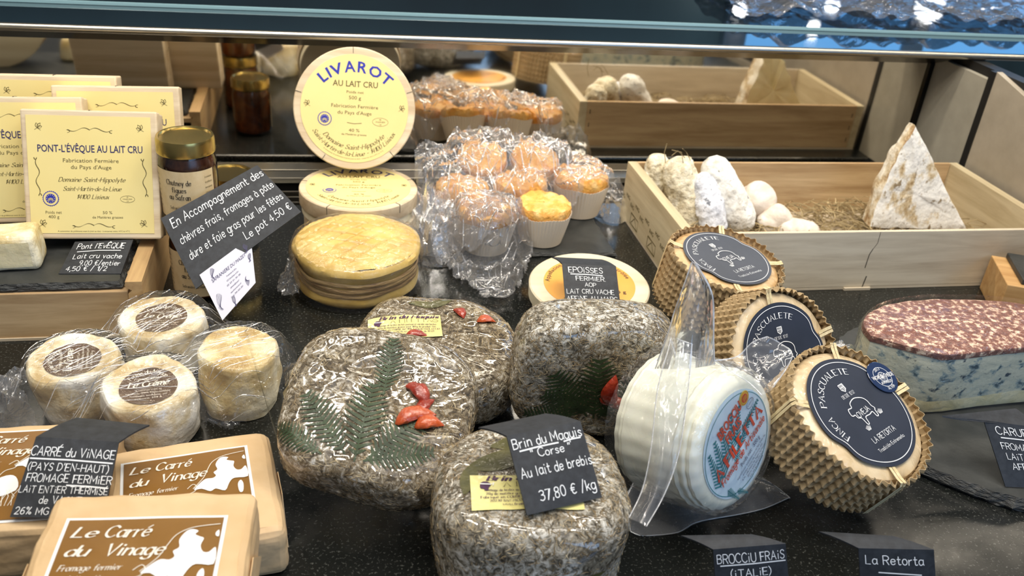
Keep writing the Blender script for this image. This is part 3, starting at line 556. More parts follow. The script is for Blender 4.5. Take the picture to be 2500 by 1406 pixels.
def paste(name, pts, mat, parent, fn, nx=14):
    """a label (four corners or closed outline) laid on a surface as a fine grid"""
    (x0, x1), (y0, y1) = pts; return obj(name, grid(nx, nx, lambda x, y: fn(x, y), x0, x1, y0, y1), mat, parent)
def pasteround(name, rf, mat, parent, fn, n=64, rings=8):
    V = [fn(0, 0)]; F = []
    for j in range(1, rings+1):
        for i in range(n): a = 2*math.pi*i/n; r_ = rf(a)*j/rings; V.append(fn(r_*math.cos(a), r_*math.sin(a)))
    for i in range(n): F.append([0, 1+i, 1+(i+1) % n])
    for j in range(rings-1):
        for i in range(n): F.append([1+j*n+i, 1+(j+1)*n+i, 1+(j+1)*n+(i+1) % n, 1+j*n+(i+1) % n])
    return obj(name, (V, F), mat, parent)
# ================================================================ SQUARE CHEESE BOXES ON THE STAND
S_, D_ = .1250, .034
def pl_art(put, par, hi):
    h = S_/2
    a = Ink(); a.text("PONT-L'ÉVÊQUE AU LAIT CRU", 0, .0225, .0072, 'sans', w=.098, bold=.012); a.put('title_print', 'ink_navy', par, put)
    b = Ink(); b.text('Fabrication Fermière', 0, .0125, .0040, w=.052); b.text("du Pays d'Auge", 0, .006, .0040, w=.038)
    q = Ink(); q.text('Poids net', -.037, -.0385, .0030, w=.015); q.text('400 g', -.037, -.043, .0032, w=.010); q.put('weight_print', 'ink_olive', par, put); q = Ink(); q.text('50 %', .0135, -.0385, .0030, w=.009); q.text('de Matières grasses', .0135, -.043, .0026, w=.029); q.put('fat_print', 'ink_olive', par, put)
    q = Ink(); q.text('A consommer de préférence avant le (voir au dos) - à conserver entre +4°C et +7°C', 0, -.0565, .0015, w=.068); q.put('small_print', 'ink_olive', par, put)
    b.text('Domaine Saint-Hippolyte', 0, -.0065, .0042, 'script', w=.062, slant=.35); b.text('Saint-Martin-de-la-Lieue', 0, -.0155, .0042, 'script', w=.054, slant=.35); b.text('14100 Lisieux', 0, -.0235, .0042, 'script', w=.030, slant=.35)
    q = Ink(); q.ring(.033, -.0235, .0068, .0003, ry=.0034); q.text('FR', .033, -.0221, .0012); q.text('14-629-004', .033, -.0241, .0014); q.text('CE', .033, -.0262, .0012); q.put('oval_mark', 'ink_olive', par, put)
    b.put('body_print', 'ink_olive', par, put)
    for sx, sy in ((-1, 1), (1, 1), (-1, -1), (1, -1)): leafmark(q := Ink(), sx*.048, sy*.0455 + (.0 if sy > 0 else -.004), .0055, -sx); q.put('corner_ornament', 'ink_olive', par, put)
    for a_ in ((0, .0445, .021, .0007), (0, -.050, .020, .0007), (-.050, -.002, .019, .0007, True), (.050, -.002, .019, .0007, True)): flourish(q := Ink(), *a_); q.put('scroll_ornament', 'ink_olive', par, put)
    seal(-.039, -.0235, .0078, put, par, hi)
def pl_box(label, m, art=True):
    t_ = thing('cheese_box', label, 'cheese box', m, None)
    V, F = box(-S_/2, S_/2, -S_/2, S_/2, -D_, -.0008, .0016)
    obj('body', (V, F), 'veneer', t_, False)
    obj('lid', box(-S_/2-.0012, S_/2+.0012, -S_/2-.0012, S_/2+.0012, -.014, 0, .0018), 'veneer', t_, False)
    for sx in (-1, 1): obj('seam', box(-.0004, .0004, sx*(S_/2+.0013)-.0003, sx*(S_/2+.0013)+.0003, -.0136, -.0004), 'ink_dark', t_, False); obj('seam', box(sx*(S_/2+.0013)-.0003, sx*(S_/2+.0013)+.0003, -.0004, .0004, -.0136, -.0004), 'ink_dark', t_, False)
    obj('label', box(-.0585, .0575, -.0580, .0580, .0001, .00045), 'cream', t_, False)
    if art: pl_art(flat(.0006), t_, lambda x, y, k: (x, y, .0006+.0002*k))
    return t_
ZS = .0600
def leanbox(x, y, tilt, yaw, dz=0):
    """box standing on its edge: face centre above (x, y), leaning back by tilt"""
    n = Vector((math.sin(R(yaw))*math.cos(R(tilt)), -math.cos(R(yaw))*math.cos(R(tilt)), math.sin(R(tilt))))
    c = Vector((x, y, ZS+dz))+Vector((0, 0, 1))*0
    up = (Vector((0, 0, 1))-n*n.z).normalized(); low = D_*n.z
    return frame(c+up*(S_/2+.0014)+Vector((0, 0, low+.0004)), n, (0, 0, 1))
pl_box("square cheese box with full cream label, foremost on the slate", leanbox(-.2310, .867, 22, -2))
pl_box('square cheese box at the left frame edge, second row', leanbox(-.3065, .912, 18, 2))
pl_box('square cheese box behind the foremost one, its label corner showing beside the jar lid', leanbox(-.2180, .957, 16, 1))
pl_box('square cheese box at the rear left, only its plain top edge showing', leanbox(-.288, .998, 13, 0))
# big round box far left, seen only in the mirror
t_ = thing('cheese_box', 'large round wooden cheese box seen only in the mirror at far left', 'cheese box', frame((-.515, .87, .166), (0, -.97, .24), (0, 0, 1)))
obj('drum', lathe([(.1, -.045), (.103, -.044), (.103, 0), (.1, .001)], 64), 'veneer_pale', t_); obj('lid', lathe([(.105, -.02), (.106, -.02), (.106, .003), (.104, .004)], 64), 'veneer', t_)
# half cheese on the slate
p0 = P(122, 610, .0600)
m_ = frame((-.3185, .842, ZS), (0, 0, 1), None, 4)
t_ = thing('cut_cheese', 'cut half of a soft square cheese on the slate at the left edge', 'cheese', m_)
def cutf(u, v, top): return None
V, F = box(-.10, .045, -.0185, .0205, 0, .036, .006, 4)
bm = bmesh.new(); vs = [bm.verts.new(v) for v in V]; [bm.faces.new([vs[i] for i in f]) for f in F]; bmesh.ops.triangulate(bm, faces=bm.faces[:]); bmesh.ops.subdivide_edges(bm, edges=bm.edges[:], cuts=5, use_grid_fill=True)
for v in bm.verts: k = 1-.05*(v.co.z/.04); c = v.co; v.co = Vector((c.x*k+.0016*N3(*c, 60, 1), c.y*k+.002*N3(*c, 60, 2), max(0, c.z+.0022*N3(*c, 45, 3))))
V, F = frombm(bm); obj('rind', (V, F), 'rind_yellow', t_)
tr_ = bvh((V, F)); obj('cut_face', grid(24, 10, drape(tr_, .0007, (0, -.2, 0), (1, 0, 0), (0, 0, 1)), -.093, .038, .005, .0305), 'cut_cream', t_)

# ================================================================ JARS
def jar(label, x, y, z, rot, lidonly=False):
    t_ = thing('chutney_jar', label, 'jar', Matrix.Translation((x, y, z)) @ Matrix.Rotation(R(rot), 4, 'Z') @ Matrix.Diagonal((.85, .85, 1.10, 1)), None)
    r_ = .0335
    obj('glass_body', lathe([(r_*.86, 0), (r_*.97, .003), (r_, .008), (r_, .052), (r_*.985, .057), (r_*.90, .0645), (r_*.88, .067), (r_*.88, .074)], 48), 'glass', t_)
    obj('chutney', lathe([(r_*.82, .002), (r_*.93, .005), (r_*.955, .010), (r_*.955, .052), (r_*.93, .057), (r_*.85, .0625)], 40), 'chutney', t_)
    obj('lid', lathe([(r_*.96, .0660), (r_*1.0, .0655), (r_*1.01, .067), (r_*.995, .069), (r_*.995, .0765), (r_*.96, .0795), (r_*.88, .0795), (r_*.85, .0782), (r_*.60, .0782), (.001, .0780)], 56), 'gold', t_)
    rr_ = r_+.0003; aw = 2.15
    def cyl(x_, y_, e=0): a = -math.pi/2+x_/rr_; return ((rr_+e)*math.cos(a), (rr_+e)*math.sin(a), y_)
    obj('paper_label', grid(40, 2, lambda u, v: cyl(u, v), -.040, .044, .007, .0535), 'jar_paper', t_)
    if not lidonly:
        k = Ink(); k.text('Chutney de', .000, .0405, .0048, 'serif', w=.0290, lw=3.2); k.text('figues', .000, .0335, .0048, 'serif', w=.0165, lw=3.2); k.text('au Safran', .000, .0265, .0048, 'serif', w=.0245, lw=3.2)
        k.text('Safranière du Mazet', .002, .0165, .0030, 'serif', w=.030, lw=2.6); k.put('jar_print', 'ink_dark', t_, lambda a, b: cyl(a, b, .0004))
        k = Ink()
        for i in range(7): k.text(['Ingrédients', 'figues sucre', 'safran', 'oignons', 'vinaigre', 'poids net', '110 g'][i], -.033, .046-i*.005, .0022, 'sans', w=.009); k.text(['à consommer', 'de préférence', 'avant', 'conserver', 'au frais', 'après', 'ouverture'][i], .036, .046-i*.005, .0022, 'sans', w=.010)
        k.put('small_print', 'ink_olive', t_, lambda a, b: cyl(a, b, .0004))
    return t_
jx, jy = -.1390, .887
jar('fig chutney jar standing on another jar beside the square boxes', jx+.001, jy+.004, .0882, -14)
jar('lower fig chutney jar on the counter, half hidden by the slanted card', jx+.003, jy, .0003, -10)
jar('fig chutney jar behind the slanted card, only its lid edge showing', -.112, 1.008, .0003, 20)
# ================================================================ CHALK CARDS
def quadcard(name, label, q, flap=None, th=.0012, cat='price card'):
    """card with face corners TL TR BR BL (and back edge of the folded flap)"""
    q = [Vector(v) for v in q]; t_ = thing(name, label, cat, Matrix.Translation((q[2]+q[3])/2)); inv = -(q[2]+q[3])/2
    q = [v+inv for v in q]; ex, ey = (q[1]-q[0]), (q[0]-q[3]); n = ex.cross(ey).normalized()
    f = bez4(q); V = []; N = 10
    def face(u, v): return f(u, v)+n*(.0016*math.sin(math.pi*v)*math.sin(math.pi*u))
    a = grid(N, N, lambda u, v: face(u, v)); b_ = ([v-n*th for v in a[0]], [g[::-1] for g in a[1]])
    ring_ = [(i, 0) for i in range(N)]+[(N, j) for j in range(N)]+[(i, N) for i in range(N, 0, -1)]+[(0, j) for j in range(N, 0, -1)]
    idx = [j*(N+1)+i for i, j in ring_]; m2 = len(a[0]); F = [g[::-1] for g in a[1]]+[[i+m2 for i in g[::-1]] for g in b_[1]]+[[idx[k], idx[(k+1) % len(idx)], idx[(k+1) % len(idx)]+m2, idx[k]+m2] for k in range(len(idx))]
    obj('card_face', (a[0]+b_[0], F), 'card', t_, False)
    if flap:
        fl = [Vector(v)+inv for v in flap]; g = bez4([fl[0], fl[1], q[1], q[0]]); m3 = (q[1]-q[0]).cross(fl[0]-q[0]).normalized()
        A = grid(6, 6, lambda u, v: g(u, v)+m3*.001*math.sin(math.pi*v)); B = [v-m3*th for v in A[0]]
        obj('folded_flap', (A[0]+B, [x for x in A[1]]+[[i+49 for i in x[::-1]] for x in A[1]]+[[i, i+1, i+50, i+49] for i in range(6)]+[[42+i, 43+i, 92+i, 91+i][::-1] for i in range(6)]+[[7*i, 7*i+7, 7*i+56, 7*i+49][::-1] for i in range(6)]+[[6+7*i, 13+7*i, 62+7*i, 55+7*i] for i in range(6)]), 'card', t_, False)
    W_ = ((q[1]-q[0]).length+(q[2]-q[3]).length)/2; H_ = ((q[0]-q[3]).length+(q[1]-q[2]).length)/2
    # print coordinates: u 0..1 across, v 0..1 from the top down
    return t_, (lambda x, y: face(x/W_, 1-y/H_)+n*.0005), W_, H_
def chalk(t_, fn, W_, H_, lines, ul=()):
    k = Ink()
    for (s_, u, v, h, w) in lines: k.text(s_, u*W_, (1-v)*H_, h*H_, 'hand', w=w*W_ if w else None, jit=.7, lw=2.1)
    for u0, v0, u1, v1 in ul: k.line([(u0*W_, (1-v0)*H_), ((u0+u1)/2*W_, (1-(v0+v1)/2)*H_+.0003), (u1*W_, (1-v1)*H_)], .0011*(H_/.06)**.5)
    k.put('chalk_writing', 'chalk', t_, fn)
# price card of the square boxes, propped low on the slate
b0, b1 = P(143, 668, .0605), P(295, 668, .0605); tl, tr2 = P(183, 590, .072), P(325, 585, .0735)
c_ = quadcard('price_card', 'small black chalk card reading Pont l\'Evêque on the slate', [tl, tr2, b1, b0])
chalk(*c_, [("Pont l'EvÊQUE", .50, .27, .17, .80), ('Lait cru vache', .52, .58, .14, .80), ('9,00 €/entier', .60, .78, .13, .66), ('4,50 € / 1/2', .42, .93, .12, .66)], [(.14, .36, .86, .34)])
# slanted card in front of the jars
kq = [(392, 533, .985), (628, 403, 1.05), (735, 517, .995), (478, 705, .935)]
qs = [PK(392, 533, .872), PK(628, 403, .905), PK(735, 517, .885), PK(478, 705, .850)]
c_ = quadcard('price_card', 'large slanted black chalk card for the chutney, leaning on the jars', qs)
k = Ink(); W_, H_ = c_[2], c_[3]
for s_, u, v, h, w in (('En Accompagnement des', .52, .20, .125, .92), ('chèvres frais, fromages à pâte', .52, .44, .115, .92), ('dure et foie gras pour les fêtes', .52, .67, .115, .90), ('Le pot 4,50 €', .745, .875, .11, .44)): k.text(s_, u*W_, (1-v)*H_, h*H_, 'hand', w=w*W_, jit=.8, lw=2.0, slant=.12)
k.put('chalk_writing', 'chalk', c_[0], c_[1])
# business card stuck on it
pn = (qs[1]-qs[0]).cross(qs[3]-qs[0]).normalized()
def onp(x, y, e): d = ray(x, y); return CAM+d*((qs[0]-CAM).dot(pn)/d.dot(pn)-e)
bq = [onp(487, 671, .003), onp(612, 579, .003), onp(624, 690, .003), onp(543, 782, .003)]
cen = (bq[2]+bq[3])/2; t_ = thing('business_card', 'white saffron farm business card pinned below the slanted chalk card', 'card', Matrix.Translation(cen)); bq = [v-cen for v in bq]
n = (bq[1]-bq[0]).cross(bq[0]-bq[3]).normalized(); f = bez4(bq); obj('card_paper', (bq+[v-n*.0004 for v in bq], [[0, 3, 2, 1], [4, 5, 6, 7], [0, 1, 5, 4], [1, 2, 6, 5], [2, 3, 7, 6], [3, 0, 4, 7]]), sol('paper_lilac', (.62, .62, .72), .5), t_, False)
fn = lambda x, y: f(x, 1-y)+n*.0004
k = Ink(); k.text('SAFRANIERE DU MAZET', .50, .70, .075, w=.72)
for i, s_ in enumerate(('Productrice de Safran', '47210 Saint-Eutrope de Born', '05 53 01 30 38', 'safraniere@mazet.fr', 'www.safraniere-du-mazet.com', 'Siret 799 303 381')): k.text(s_, .52, .60-.085*i, .036, w=.22+.05*(i % 3))
for cx_, cy_, s0, a0 in ((.20, .86, .14, 60), (.88, .86, .16, 100), (.12, .30, .22, 60), (.80, .20, .15, -50), (.40, .08, .14, 90), (.93, .6, .12, 90)):
    for j in range(7):
        aa = R(a0+(j-3)*11); k.line([(cx_+s0*(t-.5)*math.cos(aa)*.8-.25*s0*math.sin(math.pi*t)*math.sin(aa)*(j-3)/3, cy_+s0*(t-.5)*math.sin(aa)*1.5) for t in [i/6 for i in range(7)]], .005)
k.put('card_print', 'ink_navy', t_, fn)
# ================================================================ ROUND LIVAROT BOXES
def liv_art(par, put, hi, title='ink_blue'):
    a = Ink(); a.text('LIVAROT', 0, -.010, .0120, 'sans', arc=(.0510, 90, 1), bold=.02); a.put('title_print', title, par, put)
    b = Ink(); b.text('AU LAIT CRU', 0, .0245, .0066, w=.050, bold=.01); b.text('Poids net', 0, .0172, .0030, w=.019); b.text('500 g', 0, .0105, .0040, w=.0135); b.text('Fabrication Fermière', 0, .001, .0040, w=.052); b.text("du Pays d'Auge", 0, -.0062, .0040, w=.038)
    b.line([(-.008, -.0155), (0, -.0165), (.008, -.0155)], .0006); b.text('40 %', 0, -.0255, .0036, w=.012); b.text('de Matières grasses', 0, -.0295, .0022, w=.028)
    b.text('Domaine Saint-Hippolyte', 0, 0, .0050, 'script', w=.078, arc=(.0455, 270, -1), slant=.3); b.text('Saint-Martin-de-la-Lieue - 14100 Lisieux', 0, 0, .0048, 'script', w=.112, arc=(.0530, 270, -1), slant=.3)
    b.text('A consommer de préférence avant le (voir au dos) - conserver entre +4°C et +7°C', 0, 0, .0014, arc=(.0565, 270, -1))
    q = Ink(); q.ring(.029, -.013, .0088, .0003, ry=.0046); q.text('FR', .029, -.0113, .0016); q.text('14-629-004', .029, -.0138, .0017); q.text('CE', .029, -.0166, .0015); q.put('oval_mark', 'ink_olive', par, put)
    for sx in (-1, 1): leafmark(q := Ink(), .052*sx, .002, .0055, sx); q.put('side_ornament', 'ink_olive', par, put)
    b.put('body_print', 'ink_olive', par, put); seal(-.033, -.0125, .0080, put, par, hi)
def round_box(label, m, r_, T, art=True, rot=0):
    t_ = thing('cheese_box', label, 'cheese box', m)
    obj('drum', lathe([(r_*.95, -T), (r_*.965, -T+.001), (r_*.965, -T*.5)], 72), 'veneer_pale', t_)
    obj('lid', lathe([(r_*.97, -T*.60), (r_*.995, -T*.60), (r_, -T*.58), (r_, -.0012), (r_*.985, 0)], 84), 'veneer', t_)
    for k in range(5): a = R(20+73*k); obj('seam', xf(box(r_*.90, r_+.0003, -.0003, .0003, -T*.35, .0004), Matrix.Rotation(a, 4, 'Z')), 'ink_dark', t_, False)
    if art:
        s_ = r_/.068; obj('label', lathe([(.0600*s_, .0001), (.0600*s_, .0006)], 64), 'cream', t_, False)
        liv_art(t_, lambda x, y: (x*s_, y*s_, .0008), lambda x, y, k: (x*s_, y*s_, .0008+.0002*k), 'ink_blue' if art == 1 else 'ink_navy')
    return t_
fc = Vector((.0375, 1.030, 0))
round_box('lower round wooden box under the two labelled round boxes', frame((fc.x+.002, fc.y-.001, .0300), (0, 0, 1)), .0690, .0295, 0)
round_box('round box lying flat with cream label, under the upright one', frame((fc.x, fc.y, .0602), (0, 0, 1), None, -2), .0718, .0300, 2)
uc = PK(866, 266, 1.098); un = (CAM-uc).normalized(); un = Vector((un.x-.03, un.y, un.z+.02))
round_box('upright round cheese box with blue arched LIVAROT title', frame(uc, un, (0, 0, 1), -1.5), .0740, .036, 1)
# ================================================================ YELLOW REED-BANDED CHEESE
def rr_y(a, z): return 1+.012*math.sin(3*a+1)+.006*math.sin(7*a)
yc = (.030, .893, .0055)
t_ = thing('banded_cheese', 'golden washed-rind cheese banded with reeds, wrapped in film', 'cheese', frame(yc, (0, -.08, 1), None, 8) @ Matrix.Diagonal((.985, .90, 1, 1)))
pr_ = [(.058, 0), (.066, .002), (.0705, .007), (.0705, .011), (.068, .015), (.0668, .022), (.0668, .034), (.0688, .038), (.0715, .043), (.0705, .0475), (.0668, .0508), (.060, .0470)]
def ycheese():
    V, F = lathe(pr_, 128, False, rr_y); o_ = []
    for v in V:
        x, y, z = v; q = math.hypot(x, y); lat = 0
        if z > .05: u1, u2 = (x+y)*55, (x-y*1.6)*55; lat = -.0011*(max(0, math.cos(u1*2*math.pi/1.1)-.6)+max(0, math.cos(u2*2*math.pi/1.1)-.6))
        k = 1+(.018*N3(x, y, z, 30, 5) if z < .048 else .008*N3(x, y, z, 30, 5)); o_.append((x*k, y*k, max(0, z+lat*2+.0015*N3(x, y, z, 25, 6)*(z > .003))))
    return o_, F
# finer top for the lattice dents
yv = ycheese(); obj('rind', yv, 'livarot_rind', t_)
def ytop(x, y):
    s_ = 165; a = abs(math.sin((x*.62+y)*s_)); b_ = abs(math.sin((x*.75-y)*s_)); g = -.0021*(math.exp(-(a/.25)**2)+math.exp(-(b_/.25)**2))
    q = math.hypot(x, y); return Vector((x, y, .0590-.0078*(q/.0668)**3+g+.001*N3(x, y, 0, 40, 2)))
rows = 44
V = [ytop(0, 0)]; F = []
for j in range(1, rows+1):
    for i in range(110): a = 2*math.pi*i/110; q = .0668*j/rows; V.append(ytop(q*math.cos(a), q*math.sin(a)))
for i in range(110): F.append([0, 1+i, 1+(i+1) % 110])
for j in range(rows-1):
    for i in range(110): F.append([1+j*110+i, 1+(j+1)*110+i, 1+(j+1)*110+(i+1) % 110, 1+j*110+(i+1) % 110])
obj('lattice_top', (V, F), 'livarot_rind', t_)
for zz, h in ((.0150, .0062), (.0215, .0062), (.0275, .0060)):
    V = []; n = 128
    for dz, e in ((0, 0), (h*.3, .0012), (h*.7, .0012), (h, 0)):
        for i in range(n): a = 2*math.pi*i/n; q = (.0680+e+.0012*N3(math.cos(a), math.sin(a), zz*50, 3, 2))*rr_y(a, 0); V.append((q*math.cos(a), q*math.sin(a), zz+dz+.0016*N3(math.cos(a), math.sin(a), zz*90, 2.2, 8)))
    obj('reed_strip', (V, [[j*n+i, j*n+(i+1) % n, (j+1)*n+(i+1) % n, (j+1)*n+i] for j in range(3) for i in range(n)]), 'reed', t_)
def wrapf(u, v):
    a = u*2*math.pi; prof = [(.0735, .001), (.0745, .012), (.0722, .025), (.0745, .042), (.070, .053), (.05, .0575), (.01, .0585)]
    s_ = v*(len(prof)-1); i = min(int(s_), len(prof)-2); f_ = s_-i; r_, z = prof[i][0]*(1-f_)+prof[i+1][0]*f_, prof[i][1]*(1-f_)+prof[i+1][1]*f_
    r_ += .003*abs(N3(math.cos(a)*.4, math.sin(a)*.4, z*3, 9, 3))*(v < .8); r_ *= rr_y(a, z); return Vector((r_*math.cos(a), r_*math.sin(a), z+.0004*N3(math.cos(a), math.sin(a), v, 8, 4)))
obj('cling_wrap', grid(120, 20, wrapf), 'film_soft', t_)
tail = grid(24, 14, lambda u, v: Vector((-.068-.02*v+.004*N3(u, v, 0, 5, 2), -.03+.05*u*(1-.3*v)+.005*N3(u, v, 0, 6, 3), .006+.024*u*(1-v)+.006*abs(N3(u, v, 0, 7, 1)))))
obj('wrap_tail', tail, 'film', t_)

# ================================================================ ORANGE CHEESES IN PLEATED CUPS
def pleat(n): return lambda a, z: 1+.022*math.cos(n*a)*min(1, z/.02)
def cup_cheese(label, x, y, z, rot, s=1.0, tilt=(0, 0, 1)):
    t_ = thing('cupped_cheese', label, 'cheese', frame((x, y, z), tilt, None, rot) @ Matrix.Scale(s, 4), 'orange cheeses in pleated paper cups')
    prof = [(.002, 0), (.024, 0), (.0265, .0012), (.0295, .014), (.0325, .028), (.0355, .041), (.0350, .041), (.0320, .028), (.029, .014), (.026, .003)]
    V, F = lathe(prof, 156, False, pleat(52)); V = [(a, b, c+(.0012*math.sin(5*math.atan2(b, a)) if c > .04 else 0)) for a, b, c in V]; obj('paper_cup', (V, F), 'cup', t_)
    def top(q, a):
        x_, y_ = q*math.cos(a), q*math.sin(a); w = .0030*abs(N3(x_, y_, rot, 75, 2))*2-.0012+.0018*N3(x_, y_, rot, 160, 3); return w
    prof2 = [(.022, .002), (.027, .010), (.0308, .028), (.0335, .040), (.0345, .046), (.0332, .051), (.029, .0535), (.022, .0530), (.015, .0525), (.008, .053), (.001, .0532)]
    V, F = lathe(prof2, 90, False); V2 = []
    for a, b, c in V:
        k = top(math.hypot(a, b), math.atan2(b, a)) if c > .036 else 0; V2.append((a*(1+k*8), b*(1+k*8), c+k))
    obj('orange_rind', (V2, F), 'orange', t_)
    return t_
zc = .0065
cups = [('orange cheese in a pleated cup, front left of the wrapped batch', .188, .966, zc, 0, 1.03), ('orange cheese in a pleated cup, free of film at the front right of the batch', .2620, .985, zc, 40, 1.0),
 ('orange cheese in a pleated cup, rightmost of the wrapped batch', .332, 1.068, zc, 80, 1.06), ('orange cheese in a pleated cup, middle of the batch under crumpled film', .247, 1.055, zc, 20, 1.0),
 ('orange cheese in a pleated cup, rear left of the batch under white-shining film', .168, 1.040, zc, 60, 1.0)]
for l_, x, y, z, rt, s in cups: cup_cheese(l_, x, y, z, rt, s)
cup_cheese('orange cheese in a pleated cup, tilted up at the rear right of the batch', .274, 1.122, .024, 10, .96, (.05, -.30, 1))
cup_cheese('orange cheese in a pleated cup, tilted up at the rear left of the batch', .205, 1.118, .026, 30, .96, (-.05, -.30, 1))
# crumpled cling film over the batch
def creases(vf, n, seed, box_, L, w, par, ang_=None, mat='crease', name='crease_highlights'):
    """sharp folds of the film, whitened to stand in for highlights, too many to count"""
    rnd = random.Random(seed); tr_ = bvh(vf); V, F = [], []
    for _ in range(n):
        x, y = rnd.uniform(box_[0], box_[1]), rnd.uniform(box_[2], box_[3]); a = rnd.uniform(0, math.pi) if ang_ is None else ang_(x, y)+rnd.uniform(-.35, .35); l = rnd.uniform(*L); c = rnd.uniform(-.5, .5); w0 = rnd.uniform(*w)
        hits = [tr_.ray_cast(Vector((x+l*t*math.cos(a+c*t), y+l*t*math.sin(a+c*t), .4)), Vector((0, 0, -1))) for t in [i/7-.5 for i in range(8)]]
        if any(h[0] is None or h[0].z < .003 for h in hits): continue
        P_ = [h[0]+h[1]*.0006 for h in hits]
        if max((P_[i+1]-P_[i]).length for i in range(7)) > l*.5: continue
        b0 = len(V)
        for i in range(8):
            t = (P_[min(i+1, 7)]-P_[max(i-1, 0)]).normalized(); sd = t.cross(hits[i][1]).normalized()*w0*(.2+.8*math.sin(math.pi*(i+.5)/8)); V += [P_[i]+sd, P_[i]+hits[i][1]*w0*.9, P_[i]-sd]
        for i in range(7): q = b0+3*i; F += [[q, q+1, q+4, q+3], [q+1, q+2, q+5, q+4]]
    o = obj(name, (V, F), mat, par, False); o['kind'] = 'stuff'
def softheight(x, y, bumps, base=.0015):
    h = base
    for bx, by, br, bh in bumps:
        d = math.hypot(x-bx, y-by); t = max(0, min(1, 1-(d-br*.92)/(br*.75))); h = max(h, base+(bh-base)*(t*t*(3-2*t)))
    return h
def drapefilm(outline, bumps, amp, seed, nx=150, ny=110, x0=0, x1=1, y0=0, y1=1, base=.0015, s=30):
    V, F = grid(nx, ny, lambda x, y: (x, y, 0), x0, x1, y0, y1); V2 = []; keep = []
    for x, y, _ in V:
        h = softheight(x, y, bumps, base); r1 = 1-abs(N3(x+.2*N3(x, y, 9, 8, seed), y, h, s, seed))*2; r2 = 1-2*abs(N3(x, y, h*.5, s*2.4, seed+1))
        dx, dy = .006*N3(x, y, 1, 25, seed+3), .006*N3(x, y, 2, 25, seed+4)
        V2.append((x+dx, y+dy, max(base, h+amp*(.25+.9*max(0, r1)**3+.35*max(0, r2)**3)*(1.3 if h < .02 else 1)))); keep.append(outline(x, y))
    F = [f for f in F if all(keep[i] for i in f)]; used = sorted({i for f in F for i in f}); mp = {a: b for b, a in enumerate(used)}; return [V2[i] for i in used], [[mp[i] for i in f] for f in F]
def inpoly(poly):
    def f(x, y):
        c = False; n = len(poly)
        for i in range(n):
            (ax, ay), (bx, by) = poly[i], poly[(i+1) % n]
            if (ay > y) != (by > y) and x < (bx-ax)*(y-ay)/(by-ay)+ax: c = not c
        return c
    return f
bumps = [(a[1], a[2], .036*a[5], .058+zc) for a in cups if not 'free' in a[0]]+[(.276, 1.108, .042, .084), (.205, 1.105, .046, .090), (.15, 1.07, .045, .080)]
tf = thing('cling_film', 'crumpled shining cling film heaped over the orange cheeses', 'plastic film', frame((0, 0, 0)))
poly = [(.135, .93), (.165, .915), (.215, .925), (.232, .955), (.222, 1.0), (.26, 1.02), (.300, 1.018), (.335, 1.03), (.375, 1.04), (.372, 1.09), (.36, 1.13), (.25, 1.16), (.13, 1.14), (.105, 1.08), (.11, 1.0)]
vf_ = drapefilm(inpoly(poly), bumps, .010, 11, 170, 150, .09, .39, .905, 1.165, zc); obj('draped_sheet', vf_, 'film', tf); creases(vf_, 900, 5, (.10, .38, .92, 1.15), (.006, .03), (.0004, .0013), tf)
def heap(cx_, cy_, rx, ry, h, seed, n=54, m_=30, z0=.0008, s=26):
    def f(u, v):
        a = u*2*math.pi; q = v; x, y = rx*q*math.cos(a), ry*q*math.sin(a); r1 = 1-2*abs(N3(x, y, 0, s, seed)); r2 = 1-2*abs(N3(x, y, 4, s*2.2, seed+1))
        k = 1+.25*N3(math.cos(a), math.sin(a), 0, 1.6, seed+5); return (cx_+x*k, cy_+y*k, z0+max(0, h*(1-q**2.2)*(.45+.5*max(0, r1)**2+.3*max(0, r2)**2)+.004*abs(N3(x, y, 2, 70, seed+2))))
    return grid(n, m_, f)
obj('crumpled_end', heap(.128, .985, .040, .055, .075, 21), 'film', tf)
obj('crumpled_end', heap(.118, 1.035, .04, .05, .06, 23), 'film', tf)
obj('crumpled_end', heap(.385, 1.085, .030, .045, .040, 25), 'film', tf)
pl2 = [P(1062, 650), P(1105, 690), P(1205, 752), P(1262, 735), P(1298, 640), P(1290, 560, .02), P(1120, 560, .02), P(1040, 560, .0)]
pl2 = [(p.x, p.y) for p in pl2]
vf_ = drapefilm(inpoly(pl2), [(.190, .966, .036, .055)], .013, 31, 90, 90, .10, .30, .84, 1.03, .0012, 26); obj('loose_front', vf_, 'film', tf); creases(vf_, 260, 6, (.10, .30, .84, 1.0), (.006, .035), (.0003, .0009), tf)
# ================================================================ EPOISSES BOX AND CARD
ec = PK(1437, 707, .975)
t_ = thing('cheese_box', 'pale round wooden box with orange label behind the epoisses card', 'cheese box', frame((ec.x, ec.y, .038), (-.03, -.06, 1), None, -6))
obj('drum', lathe([(.058, -.034), (.060, -.033), (.061, -.012)], 72), 'veneer_pale', t_)
obj('lid', lathe([(.0615, -.016), (.0655, -.0155), (.0660, -.0015), (.0645, 0)], 84), 'veneer_pale', t_)
obj('label', lathe([(.0500, .0001), (.0500, .0006)], 64), 'orange_print', t_, False)
for a_ in (('Appellation', 0, 0, .0052, 151), ("d'Origine", 0, 0, .0052, 95), ('Contrôlée', 0, 0, .0052, 35), ('250 g', .028, -.020, .0060, None), ('ail', -.029, -.031, .005, None)): k = Ink(); k.text(a_[0], a_[1], a_[2], a_[3], arc=(.0435, a_[4], 1) if a_[4] else None, bold=.013); k.put('label_print', 'ink_dark', t_, flat(.0008))
cq = [P(1372, 643, .077), P(1504, 650, .077), P(1518, 772, .0415), P(1384, 770, .0415)]
c_ = quadcard('price_card', 'black chalk card reading Epoisses Fermier on the orange-labelled box', cq, [P(1347, 627, .071), P(1469, 633, .071)])
